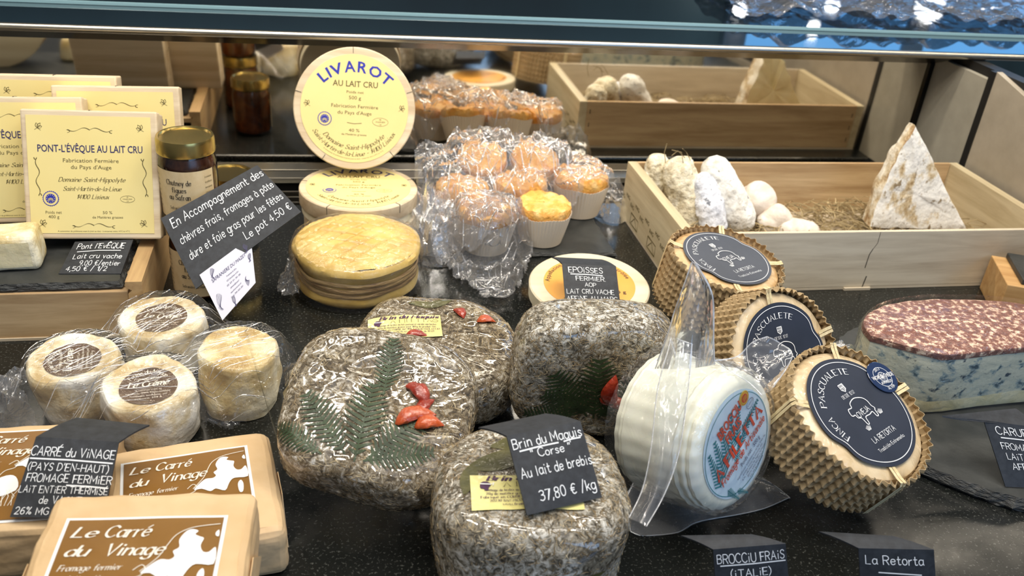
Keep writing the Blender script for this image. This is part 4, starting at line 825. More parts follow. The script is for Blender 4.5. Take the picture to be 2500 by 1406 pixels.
chalk(*c_, [('EPOiSSES', .42, .17, .105, .62), ('FERMiER.', .50, .33, .085, .54), ('AOP', .48, .45, .075, .20), ('LAiT CRU VACHE', .47, .585, .085, .86), ('AFFiNE AU MARC', .49, .72, .085, .92), ('DE BOURGOGNE', .55, .86, .085, .80)], [(.14, .205, .72, .215)])

# ================================================================ CORRUGATED-BANDED SHEEP CHEESES
def lab_r(a, r_): 
    d1 = math.atan2(math.sin(a-R(18)), math.cos(a-R(18))); d2 = math.atan2(math.sin(a-R(200)), math.cos(a-R(200)))
    return r_*(1-.085*math.exp(-(d1/.20)**2)-.085*math.exp(-(d2/.20)**2))
def torta(label, m, r_, T, face='torta', medal=False, ties=(120, 330, 235)):
    t_ = thing('banded_cheese', label, 'cheese', m, 'corrugated-banded sheep cheeses')
    NF = 54
    def band(rows, off):
        V = []; n = NF*6
        for j in range(rows+1):
            z = .0035-(T+.0035)*j/rows
            for i in range(n):
                a = 2*math.pi*i/n; ph = .9*math.sin(z*2*math.pi/.0085); q = r_+.0016+off+.0017*math.cos(NF*a+ph)+.0008*math.cos(z*2*math.pi/.0085)+.0022*N3(math.cos(a), math.sin(a), z*6, 1.6, 3)
                q += .0015*math.sin(min(1, max(0, (z+.004)/.0075))*math.pi*.5)*0; V.append((q*math.cos(a), q*math.sin(a), z+(.0012*math.cos(NF*a*.5)+.0015*N3(math.cos(a), math.sin(a), 0, 6, 7))*(j == 0)))
        return V, [[j*n+i, (j+1)*n+i, (j+1)*n+(i+1) % n, j*n+(i+1) % n] for j in range(rows) for i in range(n)], n
    A, FA, n = band(22, 0); B, FB, _ = band(22, -.0007); nb = len(A)
    obj('corrugated_band', (A+B, FA+[[i+nb for i in f[::-1]] for f in FB]+[[i, (i+1) % n, nb+(i+1) % n, nb+i] for i in range(n)]), 'corr', t_)
    prof = [(.001, -T+.002), (r_*.9, -T+.002), (r_-.0015, -T+.006), (r_-.0012, -.006), (r_-.0035, -.0018), (r_-.009, .0004), (r_-.020, .0009), (.001, .0010)]
    V, F = lathe(prof, 96, False); V = [(x*(1+.006*N3(x, y, z, 50, 2)), y*(1+.006*N3(x, y, z, 50, 2)), z+.0007*N3(x, y, z, 60, 4)) for x, y, z in V]; obj('rind', (V, F), face, t_)
    for a in ties:
        c, s = math.cos(R(a)), math.sin(R(a)); w = .0042; rows = []
        for q, z in ((.0, .0022), (r_*.6, .0023), (r_-.012, .0025), (r_-.002, .0036), (r_+.0025, .0052), (r_+.0042, .002), (r_+.0046, -.012), (r_+.0046, -T*.95)): rows.append((q, z))
        for dw, wd in ((-.0022, .0026), (.0012, .0030)):
            V = []
            for kk, (q, z) in enumerate(rows[2:] if True else rows):
                for sd in (-1, 1): u = dw+sd*wd/2*(1 if kk != 3 else .8); V.append((q*c-u*s, q*s+u*c, z))
            mcount = len(V)//2; obj('raffia_tie', (V, [[2*i, 2*i+1, 2*i+3, 2*i+2] for i in range(mcount-1)]), 'raffia', t_, False)
    rl = r_*.80
    tr_ = bvh((V_ := [(x, y, z) for x, y, z in lathe(prof, 96, False)[0]], lathe(prof, 96, False)[1]))
    pasteround('label', lambda a: lab_r(a, rl), 'navy_label', t_, lambda x, y: (x, y, .0032), 96, 3)
    k = Ink(); k.line([(lab_r(a, rl*.925)*math.cos(a), lab_r(a, rl*.925)*math.sin(a)) for a in [2*math.pi*i/96 for i in range(97)]], .0006); s = rl/.05
    k.text('FINCA', 0, 0, .0054*s, 'serif', w=.0195*s, arc=(.0345*s, 184, 1), lw=2.0); k.text('PASCUALETE', 0, 0, .0054*s, 'serif', w=.056*s, arc=(.0345*s, 106, 1), lw=2.0)
    k.text('DESDE 1232', 0, .0145*s, .0030*s, 'serif', w=.0165*s, lw=1.8)
    k.line([(-.0028*s, .0262*s), (-.0028*s, .0215*s), (0, .0192*s), (.0028*s, .0215*s), (.0028*s, .0262*s), (-.0028*s, .0262*s)], .0007*s)
    for uu in (-.0012, .0004, .0018): k.line([(uu*s, .0255*s), (uu*s, .0205*s)], .0006*s)
    k.line([(-.0026*s, .0235*s), (.0026*s, .0235*s)], .0006*s)
    sheep(k, .00155*s, 0, -.002*s, .00075*s); k.text('OVEJA', .0005*s, -.0035*s, .0046*s, 'hand', w=.0165*s, rot=4); k.text('LA RETORTA', .0015*s, -.0265*s, .0046*s, 'hand', w=.031*s, lw=1.8); k.text('Tradición Extremeña', .0015*s, -.0345*s, .0030*s, 'hand', w=.036*s, lw=1.7)
    k.put('label_print', 'chalk', t_, flat(.0037))
    if medal:
        cx_, cy_ = rl*1.0*math.cos(R(16)), rl*1.0*math.sin(R(16)); mr = .0145
        obj('award_sticker', xf(lathe([(mr, 0), (mr, .0004), (mr*.97, .0006)], 40), Matrix.Translation((cx_, cy_, .0042))), 'medal', t_, False)
        q = Ink(); q.ring(cx_, cy_, mr*.62, .0004); q.ring(cx_, cy_, mr*.30, .0004)
        for a in range(0, 180, 30): q.line([(cx_+mr*.3*math.cos(R(a)), cy_+mr*.3*math.sin(R(a))), (cx_-mr*.3*math.cos(R(a)), cy_-mr*.3*math.sin(R(a)))], .0003)
        q.text('2013', cx_, cy_+mr*.42, .0026); q.text('SILVER', cx_, cy_, .0024, arc=(mr*.82, 270, -1)); q.put('sticker_print', 'white', t_, flat(.0050))
        q = Ink(); q.text('WORLD CHEESE', cx_, cy_-.0012, .0036, w=mr*1.75, bold=.01, rot=-10); q.text('AWARDS', cx_-.0008, cy_-.0062, .0026, w=mr*.9, bold=.01, rot=-10); q.put('sticker_title', 'white', t_, flat(.0052))
    return t_
def ang(n_, c_, deg): return frame(c_, n_, (0, 0, 1), deg)
torta('banded sheep cheese standing upright against the front wall of the crate', frame(PK(1773, 634, .945), (.10, -.13, 1), (0, 1, 0), 26), .0600, .058, 'torta', ties=(135, 50, 235, 330))
torta('banded sheep cheese in the middle, behind the plastic-bagged white cheese', ang((.223, -.787, .575), PK(1910, 863, .802), 2), .0575, .040, 'torta_pale', ties=(93, 10, 235))
torta('foremost banded sheep cheese with blue award sticker', ang((.19, -.379, .906), PK(2096, 1010, .703)+Vector((.000, 0, .001)), 2), .0605, .046, 'torta_pale', True, ties=(150, 65, 252, 358))

# ================================================================ HERB-CRUSTED CHEESES
def herbs(tree, n, seed, bounds, H_, extra=None):
    rnd = random.Random(seed); V, F = [], []
    a, b_ = bounds
    for i in range(n):
        if rnd.random() < .62: o_, d = Vector((rnd.uniform(-a, a)*1.05, rnd.uniform(-b_, b_)*1.05, .3)), Vector((0, 0, -1))
        else:
            th = rnd.uniform(0, 2*math.pi); o_ = Vector((.3*math.cos(th), .3*math.sin(th), rnd.uniform(.002, H_))); d = -Vector((o_.x, o_.y, 0)).normalized()
        h = tree.ray_cast(o_, d)
        if h[0] is None: continue
        p, nn = h[0], h[1]; tdir = nn.orthogonal().normalized(); tdir.rotate(Matrix.Rotation(rnd.uniform(0, 6.28), 3, nn)); L = rnd.uniform(.0012, .0042); w = rnd.uniform(.00018, .00042); sd = tdir.cross(nn); k = len(V)
        c = p+nn*.0001; e1, e2 = c-tdir*L+nn*rnd.uniform(-.0003, .0004), c+tdir*L+nn*rnd.uniform(-.0003, .0004); V += [e1, c+sd*w+nn*.0001, e2, c-sd*w+nn*.0001, c+nn*.00035]; F += [[k, k+1, k+4], [k+1, k+2, k+4], [k+2, k+3, k+4], [k+3, k, k+4]]
    return V, F
def fernfrond(fn, L, W2, x0, y0, ang_, par, seed=0):
    """frond of paired leaflets laid on a surface"""
    V, F = [], []; c, s = math.cos(R(ang_)), math.sin(R(ang_)); n = 15
    def loc(t, u): return (x0+c*t-s*u, y0+s*t+c*u)
    for i in range(n):
        t = L*(i+.5)/n; ln = W2*math.sin(math.pi*min(1, (1-i/n)*.92+.08))**.8*(1-.55*i/n)+.001; w = L/n*.46
        for sd in (-1, 1):
            m_ = 5; k = len(V)
            for j in range(m_+1):
                q = j/m_; wd = w*(1-q**2.2)*.95+.0001; tt = t+ln*.45*q; uu = sd*ln*q
                V.append(fn(*loc(tt-wd*.8, uu))); V.append(fn(*loc(tt+wd*.8, uu)))
            F += [[k+2*j, k+2*j+1, k+2*j+3, k+2*j+2][::sd] for j in range(m_)]
    k = len(V); m_ = 20
    for j in range(m_+1): t = L*j/m_; V.append(fn(*loc(t, -.0006*(1-j/m_)-.0001))); V.append(fn(*loc(t, .0006*(1-j/m_)+.0001)))
    F += [[k+2*j, k+2*j+2, k+2*j+3, k+2*j+1] for j in range(m_)]
    return obj('fern_frond', (V, F), 'fern', par)
def chili(fn, x, y, L, r_, ang_, par, mat='chili', seed=0):
    c, s = math.cos(R(ang_)), math.sin(R(ang_)); V = []; n = 12; m_ = 14
    for j in range(m_+1):
        t = j/m_; rr_ = r_*max(.05, math.sin(math.pi*t**.8)**.7)*(1+.18*N3(t*3, seed, 0, 2, seed)); bend = .15*L*math.sin(math.pi*t)
        for i in range(n):
            a = 2*math.pi*i/n; u = rr_*math.cos(a)*(1+.15*N3(a, t*4, 0, 1, seed)); p = Vector(fn(x+c*(t-.5)*L-s*(u+bend), y+s*(t-.5)*L+c*(u+bend))); q = Vector(fn(x+c*(t-.5)*L-s*(u+bend)+.001, y+s*(t-.5)*L+c*(u+bend))); r2 = Vector(fn(x+c*(t-.5)*L-s*(u+bend), y+s*(t-.5)*L+c*(u+bend)+.001)); nn = (q-p).cross(r2-p).normalized()
            V.append(p+nn*(rr_*.55*(math.sin(a)+.75)+.0003*N3(t*6, a, 0, 2, seed+3)))
    F = [[j*n+i, j*n+(i+1) % n, (j+1)*n+(i+1) % n, (j+1)*n+i] for j in range(m_) for i in range(n)]+[list(range(n))[::-1], [m_*n+i for i in range(n)]]
    return obj('dried_chili', (V, F), mat, par)
def leafp(fn, x, y, L, w, ang_, par, name='bay_leaf'):
    c, s = math.cos(R(ang_)), math.sin(R(ang_)); n, m_ = 10, 6
    def f(u, v): t = (u-.5)*L; q = (v-.5)*w*math.sin(math.pi*min(.97, max(.03, u)))**.8; return Vector(fn(x+c*t-s*q, y+s*t+c*q))
    return obj(name, grid(n, m_, f), 'leaf', par)
def maquis_label(fn, x, y, w, h, ang_, par, fs=1):
    c, s = math.cos(R(ang_)), math.sin(R(ang_)); g = lambda dz: (lambda a, b: Vector(fn(x+c*a-s*b, y+s*a+c*b))+Vector((0, 0, dz)))
    obj('paper_label', grid(14, 8, g(.0006), -w/2, w/2, -h/2, h/2), 'maquis_label', par)
    k = Ink(); k.text('Brin du Maquis', .004, h*.33, h*.135, 'serif', w=w*.80, slant=.3, lw=4.2)
    for i, (s_, ww) in enumerate((('Fromage de brebis au lait pasteurisé enrobé aux herbes', .80), ('20g de matière grasse pour 100g de produit fini', .78), ('Fabriqué en CORSE RN 198 TAGLIO ISOLACCIO', .88), ('20230 SAN NICOLAO - Tél. 04 95 36 99 09', .72), ('www.fromageafiletta.com', .5))): k.text(s_, .002, h*(.02-.105*i), h*.062, 'serif', w=w*ww, lw=2.8)
    k.put('label_print', 'ink_plum', par, g(.0011))
    k = Ink(); k.text('A FILETTA', .006, h*.15, h*.13, 'serif', w=w*.56, lw=1.0); k.ring(w*.42, h*.2, w*.04, .0003, ry=h*.05); k.put('outline_print', 'ink_olive', par, g(.0011))
    k = Ink(); hx, hy, q = -w*.37, h*.16, h*.14
    k.poly([(hx+q*a, hy+q*b) for a, b in ((-.75, -.2), (-.6, -.55), (-.2, -.6), (.1, -1), (.5, -.9), (.5, -.4), (.85, .1), (.8, .6), (.4, .95), (-.2, .98), (-.6, .7), (-.7, .25))]); k.put('head_emblem', 'ink_plum', par, g(.0011))
    k = Ink(); k.line([(hx-q*.62, hy+q*.38), (hx+q*.85, hy+q*.25)], q*.22); k.line([(hx+q*.85, hy+q*.25), (hx+q*1.3, hy+q*.6), (hx+q*1.15, hy)], q*.13); k.put('head_band', 'white', par, g(.0015))
def maquis(label, m, a, b_, T, seed, mat='crust', e=2.7, dent=.0015, nh=4200, edge=.5):
    t_ = thing('herb_crusted_cheese', label, 'cheese', m, None)
    vf = blob(a, b_, T, 110, e, edge, dent, .0022, seed, 22); nh = int(nh*.8); obj('crust', vf, mat, t_); tr_ = bvh(vf)
    o = obj('herb_flecks', herbs(tr_, nh, seed, (a, b_), T), 'herb', t_, False); o['kind'] = 'stuff'; return t_, tr_
# big one at left, propped against the others and facing the viewer
m1 = frame(PK(946, 984, .665)-Vector((.003, -.022, .044)), (-.06, -.42, .9), (0, 1, 0), -22)
b1, tr1 = maquis('largest herb-crusted cheese, front left, with fern fronds and red chilies', m1, .0715, .0655, .056, 1, dent=.003, e=3.3, edge=.42)
d1 = drape(tr1, .0007)
for x, y, L, w, a in ((-.002, -.052, .064, .022, 95), (-.010, -.048, .058, .018, 138), (.006, -.048, .056, .019, 55), (-.026, -.052, .042, .012, 160), (.002, .004, .050, .015, 98), (.004, -.05, .05, .014, 22)): fernfrond(d1, L, w, x, y, a, b1)
chili(d1, .026, .010, .026, .0062, -38, b1, 'chili', 1); chili(d1, .031, -.010, .031, .0068, 30, b1, 'chili_orange', 2); chili(d1, .042, -.013, .022, .0055, 20, b1, 'chili_orange', 3); chili(d1, .036, .001, .020, .0048, 70, b1, 'chili', 4)
# one lying behind it
b2c = P(1090, 838, .062)
b2, tr2_ = maquis('herb-crusted cheese behind, with cut-off yellow label and two small chilies', frame((b2c.x-.008, b2c.y+.012, .006), (.0, -.10, 1), (0, 1, 0), -12), .0760, .0690, .064, 2, dent=.002)
d2 = drape(tr2_, .0007); maquis_label(d2, -.030, .008, .066, .031, 10, b2)
chili(d2, .017, .033, .017, .0050, -65+12, b2, 'chili', 5); chili(d2, .043, .024, .018, .0050, 12, b2, 'chili_orange', 6); chili(d2, -.018, -.004, .02, .0045, 10, b2, 'chili', 7); leafp(d2, -.004, .048, .030, .011, 35, b2); leafp(d2, -.018, .045, .026, .010, 5, b2)
# the one standing on its rim, face turned down to the viewer
n3 = Vector((-.05, -.985, -.08)); c3 = PK(1446, 915, .752)
b3, tr3 = maquis('herb-crusted cheese on its rim under the epoisses card, dark fern face forward', frame((c3.x+.010, c3.y+.058, .0665), n3, (0, 0, 1), -3), .0720, .0610, .060, 3, 'crust_grey', 3.2, edge=.42, nh=5200)
d3 = drape(tr3, .0007)
for x, y, L, w, a in ((.002, -.034, .066, .028, 96), (-.004, -.032, .060, .026, 128), (.0, -.026, .050, .022, 158), (.006, -.034, .052, .022, 62), (-.014, -.03, .045, .018, 182), (.004, -.03, .045, .018, 30)): fernfrond(d3, L, w, x, y, a, b3)
chili(d3, .014, .000, .036, .0075, 100, b3, 'chili', 8); chili(d3, .018, -.018, .034, .0068, -28, b3, 'chili', 9); chili(d3, .034, -.026, .028, .0070, -80, b3, 'chili', 10)
# the front one, lying flat
b4, tr4 = maquis('front herb-crusted cheese carrying the yellow label and the Brin du Maquis card', frame((.134, .458, .001), (.0, .0, 1), (0, 1, 0), -4), .0685, .0635, .094, 4, 'crust_grey', 2.6, .002, 5600, .42)
d4 = drape(tr4, .0007); maquis_label(d4, -.008, -.022, .074, .033, -2, b4); leafp(d4, -.022, .012, .050, .020, 20, b4, 'green_leaf'); leafp(d4, -.045, -.006, .032, .012, 75, b4, 'green_leaf'); leafp(d4, -.004, .030, .046, .018, 5, b4, 'green_leaf')
df = drape(tr4, .0006, (0, 0, .0), (1, 0, 0), (0, 0, 1)); leafp(df, -.020, .046, .048, .012, -6, b4, 'green_leaf'); leafp(df, .030, .050, .028, .008, 12, b4, 'green_leaf')
cq = [P(1237, 1064, .130), P(1417, 1028, .130), P(1470, 1214, .0965), P(1287, 1258, .0965)]
c_ = quadcard('price_card', 'black chalk card reading Brin du Maquis 37,80 €/kg on the front cheese', cq, [P(1168, 1043, .122), P(1332, 1009, .122)])
chalk(*c_, [('Brin du Maquis', .50, .185, .125, .92), ('" Corse "', .50, .34, .105, .52), ('Au lait de brebis', .52, .56, .125, .94), ('37,80 € /kg', .58, .875, .125, .74)], [(.11, .225, .62, .215), (.70, .215, .93, .205)])
# ================================================================ BAGGED FRESH WHITE CHEESE
bc, bn = PK(1796, 1083, .668), Vector((.512, -.815, .273)).normalized()
mb = frame(bc, bn, (0, 0, 1), 30) @ Matrix.Scale(.955, 4)
t_ = thing('bagged_cheese', 'white fresh cheese in a clear vacuum bag with pale blue label', 'cheese', mb)
def brf(a, z): return 1+.006*math.cos(26*a)+.012*N3(math.cos(a), math.sin(a), z*9, 1.5, 3)
prof = [(.001, -.080), (.052, -.080), (.0585, -.075), (.0600, -.066), (.0592, -.045), (.0580, -.022), (.0565, -.010), (.0545, -.004), (.0510, -.0005), (.0470, .0005), (.001, .0005)]
pp = []
for i in range(len(prof)-1):
    for k in range(5 if 1 < i < 7 else 1): t = k/(5 if 1 < i < 7 else 1); pp.append((prof[i][0]*(1-t)+prof[i+1][0]*t, prof[i][1]*(1-t)+prof[i+1][1]*t))
pp.append(prof[-1]); pp = [(r_-(.0010*(1+math.cos(z*2*math.pi/.0038)) if r_ > .044 and z < -.004 else 0), z) for r_, z in pp]
vfb = lathe(pp, 150, False, brf); obj('curd', vfb, 'brocciu', t_)
def blr(a): return .0445*(1-.02*math.cos(2*a))
pasteround('label', blr, 'brocciu_label', t_, lambda x, y: (x, y, .0012), 64, 2)
lz = flat(.0017)
k = Ink(); k.line([(.0425*math.cos(a), .0425*math.sin(a)*.97) for a in [2*math.pi*i/64 for i in range(65)]], .0006)
for x, y, L, a in ((-.034, -.012, .036, 82), (-.026, -.010, .038, 78), (-.017, -.004, .036, 72), (-.008, .000, .034, 60), (.000, .002, .03, 50), (-.030, -.022, .02, -75), (-.010, -.012, .022, 40), (.004, -.004, .024, 25), (.010, .002, .03, 12), (-.022, -.034, .016, -60)):
    c, s = math.cos(R(a)), math.sin(R(a)); k.line([(x+c*L*t, y+s*L*t) for t in (0, .5, 1)], .0006)
    for i in range(11):
        t = L*(i+.5)/11; ln = (.0050*(1-i/12)+.0008)*L/.036
        for sd in (-1, 1): k.line([(x+c*t, y+s*t), (x+c*(t+ln*.7)-sd*s*ln, y+s*(t+ln*.7)+sd*c*ln)], .0013*L/.036)
k.put('fern_print', 'teal', t_, lz)
k = Ink(); k.text('BROCCIU', .004, .0215, .0090, w=.034, bold=.03); k.text('FRAIS', .003, .0105, .0088, w=.022, bold=.03); k.text('A FILETTA', .002, -.0050, .0105, 'serif', w=.070, lw=4.0); k.text('Fromage de Artisanale', .002, -.0140, .0066, 'hand', w=.068, lw=3.0, slant=.2); k.put('red_print', 'red', t_, flat(.0021))
k = Ink()
k.text('Poids net:  500 g', .008, -.0215, .0042, w=.030); 
for i, (s_, w) in enumerate((('Ingrédients: Lactosérum et lait frais de', .046), ('brebis et/ou de chèvre, sel', .032), ('R.N. 198 Plaine de Taglio Isolaccio', .038), ('20230 SAN NICOLAO', .026), ('Tél. 04 95 36 99 09', .022))): k.text(s_, .006, -.0262-.0033*i, .0020, w=w)
k.ring(.030, .0150, .0050, .0004, ry=.0036); k.text('FR 2B.049 CE', .030, .0145, .0014, w=.008); k.put('small_print', 'ink_navy', t_, flat(.0021))
k = Ink(); k.disc(.027, .0255, .0062); k.put('seal_rim', 'yellow', t_, flat(.0021)); k = Ink(); k.ring(.027, .0255, .0052, .0004); k.disc(.027, .0255, .0038); k.put('seal_core', 'red', t_, flat(.0025))
k = Ink()
for q in range(4): k.line([(.0245, .0240+q*.001), (.027, .0248+q*.001), (.0295, .0240+q*.001)], .0003)
k.put('seal_detail', 'yellow', t_, flat(.0029))
# the bag: skin over the curd, tall gathered neck, side fin and flat sealed hem, all in world space
MI = mb.inverted()
BQ = cat_rom([(.060, -.083), (.0625, -.06), (.0615, -.035), (.0600, -.015), (.0585, -.003), (.0520, .0035), (.045, .0045), (.030, .0035), (.010, .003)], 3)
def bagskin(u, v):
    a = u*2*math.pi; q = BQ; i = min(int(v*(len(q)-1)), len(q)-2); _ = [(.060, -.083), (.0635, -.06), (.0625, -.035), (.0610, -.015), (.0585, -.003), (.0520, .0035), (.045, .0045), (.030, .0035), (.010, .003)]
    f_ = v*(len(q)-1)-i; r_, z = q[i][0]*(1-f_)+q[i+1][0]*f_, q[i][1]*(1-f_)+q[i+1][1]*f_; r_ += .0016*abs(N3(math.cos(a), math.sin(a), z*4, 3, 5)); return Vector((r_*math.cos(a), r_*math.sin(a), z+.0008*N3(math.cos(a), math.sin(a), v, 6, 2)))
obj('bag_skin', grid(90, 34, bagskin), 'film_soft', t_)
def sheet(pts, nu, nv, amp, seed, fold=5, mat='bag', name='bag_fin', two=0):
    """pts: rows of world points, smoothed into a wrinkled sheet"""
    rows_ = [[Vector(p) for p in r_] for r_ in pts]
    def cr1(L, t):
        m_ = len(L)-1; s = min(t*m_, m_-1e-6); i = int(s); f_ = s-i; p0, p1, p2, p3 = L[max(i-1, 0)], L[i], L[i+1], L[min(i+2, m_)]
        return .5*(2*p1+(p2-p0)*f_+(2*p0-5*p1+4*p2-p3)*f_*f_+(3*p1-p0-3*p2+p3)*f_**3)
    def f(u, v):
        p = cr1([cr1(r_, u) for r_ in rows_], v); w = amp*(math.sin(u*fold*2*math.pi+2*N3(u, v, 0, 3, seed))*.7+N3(u, v, 1, 3, seed)+.3*N3(u, v, 2, 8, seed))*math.sin(math.pi*min(1, .15+v)); return MI @ (p+FW*(-w)+Vector((two, two, 0)))
    for ln in ([f(0, j/24) for j in range(25)], [f(1, j/24) for j in range(25)], [f(i/40, 0) for i in range(41)]): obj('film_edge', tube(ln, .0005, 5), 'crease', t_)  # whitish tubes along the borders, bright film edges put into the colour
    return obj(name, grid(nu, nv, f), mat, t_)
M['bag_hem'] = film('vacuum_bag_hem', (.80, .88, .95), .16, 14, .010, .4, .2, .10)
K = lambda x, y, k: PK(x, y, k)
sheet([[K(1690, 640, .64), K(1693, 641, .64), K(1698, 644, .64)], [K(1660, 720, .645), K(1700, 715, .63), K(1738, 722, .645)], [K(1635, 800, .65), K(1690, 800, .625), K(1742, 830, .65)], [K(1600, 900, .66), K(1680, 900, .625), K(1745, 890, .655)]], 44, 40, .0028, 3, 1.5, name='bag_neck')
sheet([[K(1688, 642, .648), K(1694, 641, .65), K(1700, 644, .648)], [K(1662, 720, .655), K(1700, 715, .665), K(1738, 722, .655)], [K(1640, 800, .66), K(1690, 800, .68), K(1742, 830, .665)], [K(1605, 880, .68), K(1680, 880, .70), K(1745, 890, .68)]], 44, 40, .0028, 8, 1.2, name='bag_neck')
sheet([[K(1640, 820, .645), K(1660, 830, .64), K(1690, 840, .64)], [K(1605, 950, .635), K(1640, 960, .625), K(1680, 960, .625)], [K(1590, 1090, .62), K(1625, 1100, .608), K(1655, 1110, .615)], [K(1570, 1190, .612), K(1600, 1200, .600), K(1620, 1210, .605)], [K(1535, 1265, .60), K(1560, 1275, .59), K(1578, 1285, .588)]], 30, 60, .0028, 5, 1.5, name='bag_fold')
sheet([[K(1745, 880, .66), K(1800, 870, .665), K(1838, 835, .665), K(1872, 822, .665)], [K(1790, 910, .66), K(1830, 890, .66), K(1862, 860, .662), K(1905, 838, .665)], [K(1830, 935, .655), K(1850, 915, .655), K(1880, 900, .656), K(1935, 870, .66)], [K(1860, 965, .65), K(1880, 955, .65), K(1886, 950, .65), K(1888, 945, .65)]], 40, 30, .003, 7, 1.6, name='bag_fin')
hem = [[P(1530, 1262, .002), P(1560, 1280, .001), P(1620, 1290, .001), P(1700, 1275, .001), P(1790, 1258, .001), P(1870, 1240, .001), P(1925, 1215, .001)], [P(1528, 1225, .006), P(1570, 1230, .004), P(1640, 1240, .006), P(1720, 1235, .008), P(1800, 1215, .006), P(1870, 1200, .004), P(1926, 1213, .001)],
 [P(1545, 1180, .012), P(1590, 1180, .012), P(1650, 1190, .015), P(1720, 1200, .018), P(1800, 1180, .014), P(1850, 1172, .008), P(1895, 1188, .003)], [P(1560, 1130, .02), P(1600, 1140, .025), P(1650, 1150, .03), P(1720, 1160, .03), P(1790, 1150, .02), P(1820, 1160, .015), P(1860, 1165, .008)]]
hem[0][0] = P(1540, 1298, .001); hem[0][1] = P(1575, 1308, .001); hem[0][2] = P(1650, 1300, .001)
sheet(hem, 80, 30, .0022, 9, 3, 'bag_hem', name='bag_hem')

# ================================================================ BLUE CHEESE WEDGE
A_, B_, C_, D2 = P(2215, 990, .012), P(2560, 1005, .012), P(2100, 770, .05), P(2520, 760, .06)
tl_, tr3_ = P(2086, 822, .082), P(2560, 880, .080)
# ground outline: front cut face runs left to right, rounded rind behind
fl, frr = P(2180, 965, .0125), P(2620, 1010, .0125)
fl = Vector((.503, .630, 0)); frr = Vector((.735, .560, 0))
def arc_back(t): # rind from the left end of the cut round the back to the right
    return [(.497, .628), (.503, .652), (.528, .674), (.570, .687), (.620, .689), (.680, .680), (.740, .655), (.790, .620), (.800, .598)][t]
outl = cat_rom([arc_back(i) for i in range(9)], 6); outl = outl+[(.77, .600), (.73, .601), (.69, .601), (.65, .600), (.61, .597), (.57, .593), (.550, .593), (.532, .603), (.514, .615)]
outl = outl[::-1]
t_ = thing('blue_cheese', 'large wedge of blue cheese with dark red rind on the round slate', 'cheese', frame((.64, .65, .0125)))
def wall(zs, ins, seed=0):
    n = len(outl); V = []; cc = (.645, .642)
    for z, e in zip(zs, ins):
        for x, y in outl:
            d = Vector((x-cc[0], y-cc[1])).normalized(); k = -e+.0012*N3(x, y, z, 60, seed); V.append((x+d.x*k-.64, y+d.y*k-.65, z+.001*N3(x, y, z, 40, seed+2)*(0 < z)))
    return V, n
V, n = wall([0, .002, .008, .02, .035, .05, .062, .0655], [.004, .0015, .0, .0, .0, 0, .0008, .004], 1)
F = [[j*n+i, j*n+(i+1) % n, (j+1)*n+(i+1) % n, (j+1)*n+i] for j in range(7) for i in range(n)]
obj('paste', (V, F+[list(range(n))[::-1], [7*n+i for i in range(n)]]), 'bluecheese', t_)
V, n = wall([.061, .0635, .067, .0685, .0695, .0700, .0703, .0704], [-.0012, -.002, -.001, .003, .03, .07, .12, .135], 4); V = [(x, y, z+.0012*N3(x, y, 0, 45, 6)) for x, y, z in V]
F = [[j*n+i, j*n+(i+1) % n, (j+1)*n+(i+1) % n, (j+1)*n+i] for j in range(4) for i in range(n)]; F.append([4*n+i for i in range(n)])
bm = bmesh.new(); vs = [bm.verts.new(v) for v in V[:5*n]]; [bm.faces.new([vs[i] for i in f]) for f in F]; obj('pomace_rind', frombm(bm), 'blue_rind', t_)
V = []; zs = [.0015, .004, .010, .014]
i0 = 0
for z, e in zip(zs, (-.0022, -.003, -.0022, .001)):
    for x, y in outl[:10]: d = Vector((-.29, -.957)); V.append((x+d.x*(-e)*.6-.64, y+d.y*(-e)*.6-.65, z+.0015*N3(x, y, z, 50, 3)+(.0012 if z > .01 else 0)))
n = 10; obj('base_rind', (V, [[j*n+i, j*n+i+1, (j+1)*n+i+1, (j+1)*n+i] for j in range(3) for i in range(n-1)]), 'cream_rind', t_)
V, n = wall([0, .02, .045, .066, .0725], [-.003, -.0035, -.003, -.004, -.001], 9); F = [[j*n+i, j*n+(i+1) % n, (j+1)*n+(i+1) % n, (j+1)*n+i] for j in range(4) for i in range(n)]; obj('cling_wrap', (V, F), 'film_soft', t_)
obj('wrap_tail', xf(heap(0, 0, .026, .018, .024, 41, 36, 20, 0), Matrix.Translation((.492-.64, .668-.65, .012))), 'film', t_)
cq = [P(2403, 1030, .058), P(2560, 1050, .058), P(2620, 1195, .0135), P(2455, 1188, .0135)]
c_ = quadcard('price_card', 'black chalk card at the right frame edge on the round slate', cq, [P(2300, 1018, .062), P(2480, 1000, .062)])
chalk(*c_, [('CARUBLEU', .52, .17, .12, .76), ('FROMAGE', .40, .40, .10, .52), ('LAiT CRU', .42, .56, .10, .50), ('AFFiNE', .40, .72, .10, .40), ('ET', .42, .87, .10, .11)], [(.18, .22, .80, .23)])
# wooden wedge and slate at the right edge
t_ = thing('wooden_board', 'orange-brown wooden block with slate on top at the right frame edge', 'board', frame((.775, .768, .0003), (0, 0, 1), None, -24))
obj('block', box(-.01, .10, 0, .08, 0, .046, .001), 'wood_orange', t_, False); obj('slate_top', box(.006, .10, .006, .08, .0462, .053, .0012), 'slate', t_, False)

